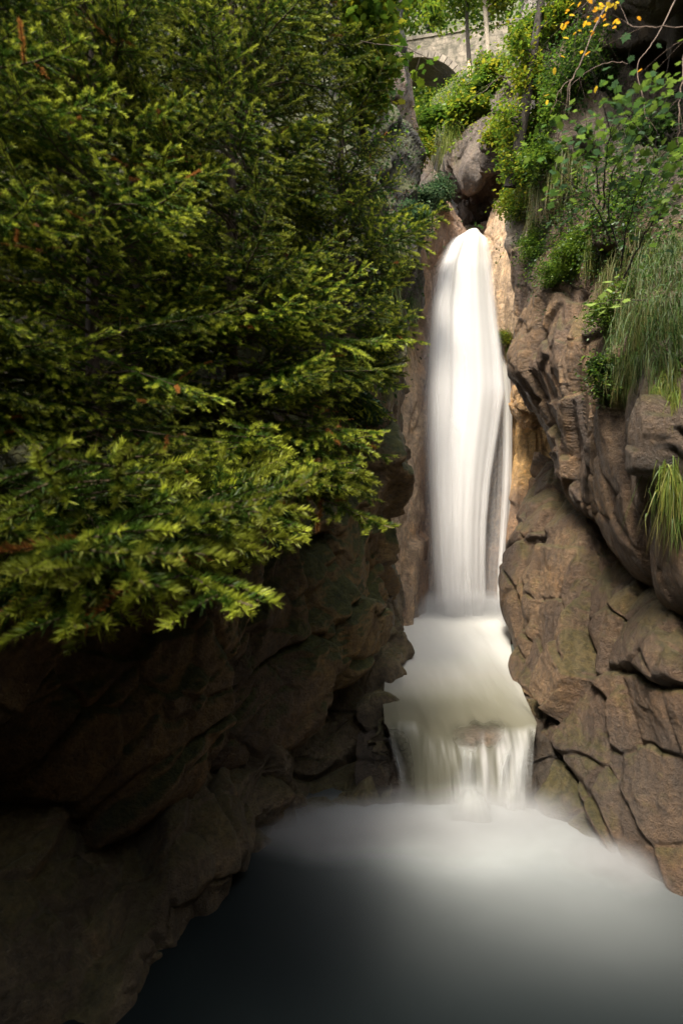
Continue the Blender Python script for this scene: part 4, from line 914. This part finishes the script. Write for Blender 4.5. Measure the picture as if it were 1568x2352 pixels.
for pts, r_, lab in [([P(1440, -60, 7.6), P(1379, 36, 7.4), P(1339, 129, 7.3), P(1316, 176, 7.3), P(1305, 209, 7.3), P(1294, 272, 7.4), P(1278, 320, 7.6)], .013, 'long bare branch slanting down through the upper right shade'),
        ([P(1316, 178, 7.3), P(1285, 205, 7.2), P(1275, 235, 7.2), P(1262, 262, 7.2)], .006, 'short bare fork below the long slanting branch'),
        ([P(1440, 148, 7.6), P(1412, 141, 7.4), P(1375, 150, 7.3), P(1335, 175, 7.3), P(1300, 205, 7.3)], .007, 'bare twig curving left from the dark overhang'),
        ([P(1640, 60, 5.4), P(1568, 60, 5.5), P(1500, 65, 5.6), P(1455, 62, 5.8), P(1440, 52, 5.9)], .008, 'reddish bare twig running level at the top right edge'),
        ([P(1600, 70, 6.5), P(1566, 92, 6.6), P(1530, 115, 6.7)], .006, 'short pale twig near the right edge below the level one'),
        ([P(1560, -20, 7.8), P(1520, 60, 7.6), P(1490, 110, 7.5), P(1464, 154, 7.5), P(1478, 247, 7.4), P(1494, 300, 7.4)], .010, 'bent brown vine hanging under the overhang'),
        ([P(1572, 60, 6.6), P(1568, 154, 6.5), P(1560, 240, 6.4), P(1556, 335, 6.4)], .012, 'straight bare stem standing at the right edge')]:
    spray_of('bare_branch', 'bare branch', pts, r_, lab, OVL, .05, G1, 0, .1, side=3, sl=.25, wood=BW)
spray_of('branch', 'branch', [P(1190, 178, 15), P(1165, 176, 15), P(1140, 185, 15), P(1105, 215, 15), P(1075, 232, 15)], .02, 'dark bare twig crossing above the hanging rock', OVL, .1, GY, 16, .15, side=3)
# shrubs rooted on the rock
for U, V, L_, cols_, sz, per, lab in [
        (1240, 90, 0.78, G1, .09, 26, 'leafy shrub beside the pale rock at the top'), (1290, 60, 0.72, G1, .09, 24, 'shrub under the shorter yellow branch'), (1330, 170, 1.0, GD+G1, .07, 26, 'dark leafy shrub beneath the long slanting bare branch'),
        (1235, 200, 0.72, GY, .10, 24, 'yellow green shrub just right of the leaning trunk'), (1275, 250, 0.66, G1, .08, 26, 'shrub left of the leafy maple shoots'), (1215, 330, .8, GY+G1, .10, 24, 'yellow green shrub on the rock edge over the hanging rock'),
        (1250, 390, 0.60, G1, .08, 26, 'green shrub above the left side of the straw tuft'), (1390, 210, .8, GD, .06, 24, 'small dark shrub under the overhang'), (1215, 480, .7, GY+G1, .07, 26, 'low shrub beside the lichened pale rock'),
        (1225, 580, .55, G1, .05, 40, 'low leafy bush just above the dark bulge'), (1330, 590, .6, G1+GY[:1], .05, 40, 'low bush on the ledge in the middle of the right slope'), (1290, 640, .5, G1, .045, 36, 'small bush on the lip of the dark bulge'),
        (1400, 860, .5, GD+G1, .07, 16, 'dark leaved plant hanging under the grass curtain'), (1168, 770, .5, GY, .05, 26, 'bright little plant on the rock corner beside the fall'), (1420, 720, .6, G1, .06, 20, 'small bush left of the grass curtain'),
        (1150, 330, .8, GY, .12, 16, 'yellow green shrub on the front of the hanging rock'), (1185, 470, .7, GY, .08, 26, 'mossy shrub above the white rock beside the fall'), (1500, 330, .9, GD, .07, 22, 'shaded shrub at the foot of the overhang')]:
    sh(U, V, lab, length=L_, cols=cols_, size=sz, per=int(per*.75), stems=6, spread=.8, jit=.14*L_+.03)
for U, V, L_, lab, col_ in [(1110, 215, .45, 'bush at the foot of the arch on the right', G1), (1078, 268, .5, 'round bush low on the grassy bank', G1+GY), (1010, 290, .8, 'bush halfway down the bank under the arch', G1), (965, 320, 0.90, 'lowest bush on the bank beside the gap', GD+G1), (1140, 195, .6, 'bush beside the broken stump', GY), (1130, 120, 1.10, 'bush below the thin pale trunk', GY+G1), (1075, 110, 1.3, 'climbing bush on the bridge spandrel', G1+GY), (1160, 70, 1.20, 'yellow green bush left of the leaning trunk', GY)]:
    sh(U, V, lab, length=L_, cols=col_, size=.2, per=30, stems=5, spread=.6, jit=.2, rad=.02)
# left side plants
GI = [(.03, .07, .03), (.05, .10, .04), (.09, .14, .06)]
for U, V, lab in [(960, 470, 'dark ivy cushion on the pale rock left of the fall'), (1000, 452, 'ivy along the top of the pale rock by the fall'), (945, 510, 'ivy trailing below the cushion beside the spruce tips')]:
    p, n = hit(U, V); shrub('ivy', p, n+np.array([0, 0, -.2]), .7, lab, 'ivy', size=.075, cols=GI, stems=7, per=30, spread=.8, jit=.12, up=-.3)
for U, V, D, lab in [(60, 1360, 4.1, 'leafy plant trailing at the left edge below the spruce'), (110, 1400, 4.2, 'drooping leafy stems at the lower left under the spruce')]:
    shrub('shrub', P(U, V-60, D+.5), (0.1, -.6, -.5), .45, lab, 'shrub', size=.05, cols=[(.03, .09, .03), (.05, .13, .04)], stems=6, per=12, spread=.6, jit=.04, up=-.4)
for U, V, lab in [(790, 900, 'dark ivy hanging from the left wall behind the spruce limbs'), (825, 930, 'ivy strand at the shaded corner of the left wall')]:
    p, n = hit(U, V); shrub('ivy', p, n, .6, lab, 'ivy', size=.09, cols=GD+GI, stems=6, per=18, spread=.7, jit=.1, up=-.5)
# tufts
TG = {'hang': 'dense green grass tufts of the curtain at the right edge', 'straw': 'straw coloured tufts', 'bright': 'bright grass tufts', 'left': 'grass tufts on the left rim'}
_rows = [('top', 585, [1500, 1530, 1562, 1595]), ('second', 650, [1465, 1500, 1535, 1568, 1600]), ('third', 715, [1440, 1475, 1508, 1545, 1585]), ('fourth', 775, [1425, 1458, 1495, 1530, 1570]), ('bottom', 835, [1412, 1440, 1475, 1510, 1545])]
_ord = ['leftmost', 'second from the left', 'third from the left', 'fourth from the left', 'fifth from the left']
for rn, V, us in _rows:
    for k, U in enumerate(us):
        tuft(U, V+rng.uniform(-14, 14), 'hang', rng.uniform(1.05, 1.4), 'green tuft, %s in the %s row of the hanging grass curtain' % (_ord[k], rn), TG['hang'])
for U, V, sc, lab in [(1300, 375, 1.9, 'big straw tipped tuft drooping below the leafy maple shoots'), (1265, 400, 1.5, 'straw tuft left of the big one'), (1325, 395, 1.4, 'straw tuft right of the big one'), (1240, 440, 1.3, 'green and straw tuft over the ledge'), (1225, 500, 1.0, 'tuft below the lichened rock on the slope'), (1210, 420, 1.3, 'dry roots and grass hanging beside the pale rock')]:
    tuft(U, V, 'straw', sc, lab, None)
for U, V, sc, k, lab in [(1320, 560, 1.5, 'bright', 'bright tuft on the ledge left of the dark stem'), (1355, 575, 1.6, 'bright', 'bright tuft at the foot of the dark stem'), (1390, 590, 1.5, 'straw', 'dry tuft right of the dark stem'), (1435, 600, 1.6, 'straw', 'dry tuft above the left end of the grass curtain'), (1480, 560, 1.4, 'straw', 'dry tuft over the middle of the grass curtain'), (1280, 600, 1.2, 'bright', 'small bright tuft at the left end of the ledge'), (1400, 640, 1.3, 'straw', 'dry tuft below the ledge near the dark stem'), (1440, 680, 1.1, 'straw', 'thin dry tuft at the left edge of the curtain'),
        (1395, 740, 1.0, 'hang', 'small green tuft on the brown rib left of the curtain'), (1540, 870, 1.3, 'bright', 'yellow green tuft under the grass curtain'), (1510, 900, 1.0, 'bright', 'lower yellow green tuft on the mossy rock'), (1555, 910, 1.1, 'bright', 'yellow green tuft touching the right edge'), (1540, 1080, 1.5, 'bright', 'lowest big green tuft at the right edge'), (1560, 1120, 1.6, 'hang', 'long bladed tuft hanging at the right edge below the lowest big one'),
        (1385, 920, .8, 'small', 'wispy tuft under the dark leaved plant'), (1165, 800, .9, 'bright', 'little tuft on the rock corner beside the fall'), (1040, 300, 3.0, 'bright', 'long yellow grass on top of the hanging rock'), (1015, 330, 2.5, 'straw', 'pale grass at the left corner of the hanging rock')]:
    tuft(U, V, k, sc, lab, None)
for U, V, sc, k, lab in [(850, 690, 2.0, 'hang', 'long grass tuft behind the slim spruce'), (890, 690, 1.9, 'hang', 'long grass tuft on the left rim nearest the fall'), (930, 700, 1.6, 'hang', 'grass tuft hanging over the pale rock by the fall'), (870, 760, 1.7, 'straw', 'dry grass tuft below the long ones on the left rim'), (915, 770, 1.5, 'straw', 'dry tuft at the corner above the shaded cleft'), (830, 820, 1.6, 'hang', 'shaded tuft low on the left rim'), (880, 850, 1.4, 'hang', 'lowest tuft on the left rim'), (880, 560, 2.2, 'hang', 'tuft at the foot of the rock pillar'), (860, 470, 2.2, 'up', 'upright grass left of the rock pillar')]:
    tuft(U, V, k, sc, lab, None)
# herbs too many to count
def herbs(name, label, regions, n, size, cols):
    mb = MB(); pts = []
    for (U, V, ru, rv) in regions:
        m = int(n*ru*rv/sum(r[2]*r[3] for r in regions))
        for k in range(m//5):
            u, v = U+rng.normal(0, .5)*ru, V+rng.normal(0, .5)*rv
            p, nn = hit(u, v); 
            if nn[2] < -.3 or (abs(noise3(p[None]*1.1, 5)[0]) < .06): continue
            b = p+nn*rng.uniform(.0, .12); pts += [b+rng.normal(0, .05, 3)*p[1]/9+nn*.03 for _ in range(5)]
    pts = np.array(pts); leaves(mb, pts, size, OVL, cols, .7); return tag(mb.build(name, LEAF, smooth_=False), label, kind='stuff')
herbs('undergrowth', 'small herbs and leaves covering the upper right slope', [(1290, 200, 60, 260), (1350, 60, 120, 120), (1290, 420, 110, 150), (1400, 500, 170, 110), (1330, 590, 150, 60), (1480, 420, 100, 120), (1230, 560, 40, 120)], 15000, .065, G1+GD+GD)
herbs('undergrowth', 'herbs on the bank and rocks around the gap', [(1060, 240, 60, 50), (1010, 260, 60, 70), (1050, 185, 50, 50), (1130, 150, 70, 70), (1185, 400, 30, 80)], 8500, .13, GY+G1)
herbs('undergrowth', 'leaves and low growth on the left slope under the spruces', [(500, 500, 420, 420), (850, 350, 80, 300), (820, 700, 130, 200), (840, 200, 80, 200)], 14000, .09, GD+GD+[(.07, .05, .03)])

for o in COL.objects:
    if o.parent is None and o.get('category') == 'shrub': o['group'] = 'shrubs rooted in the gorge rock'
    if o.parent is None and o.get('category') == 'maple shoot': o['group'] = 'maple shoots on the right slope'
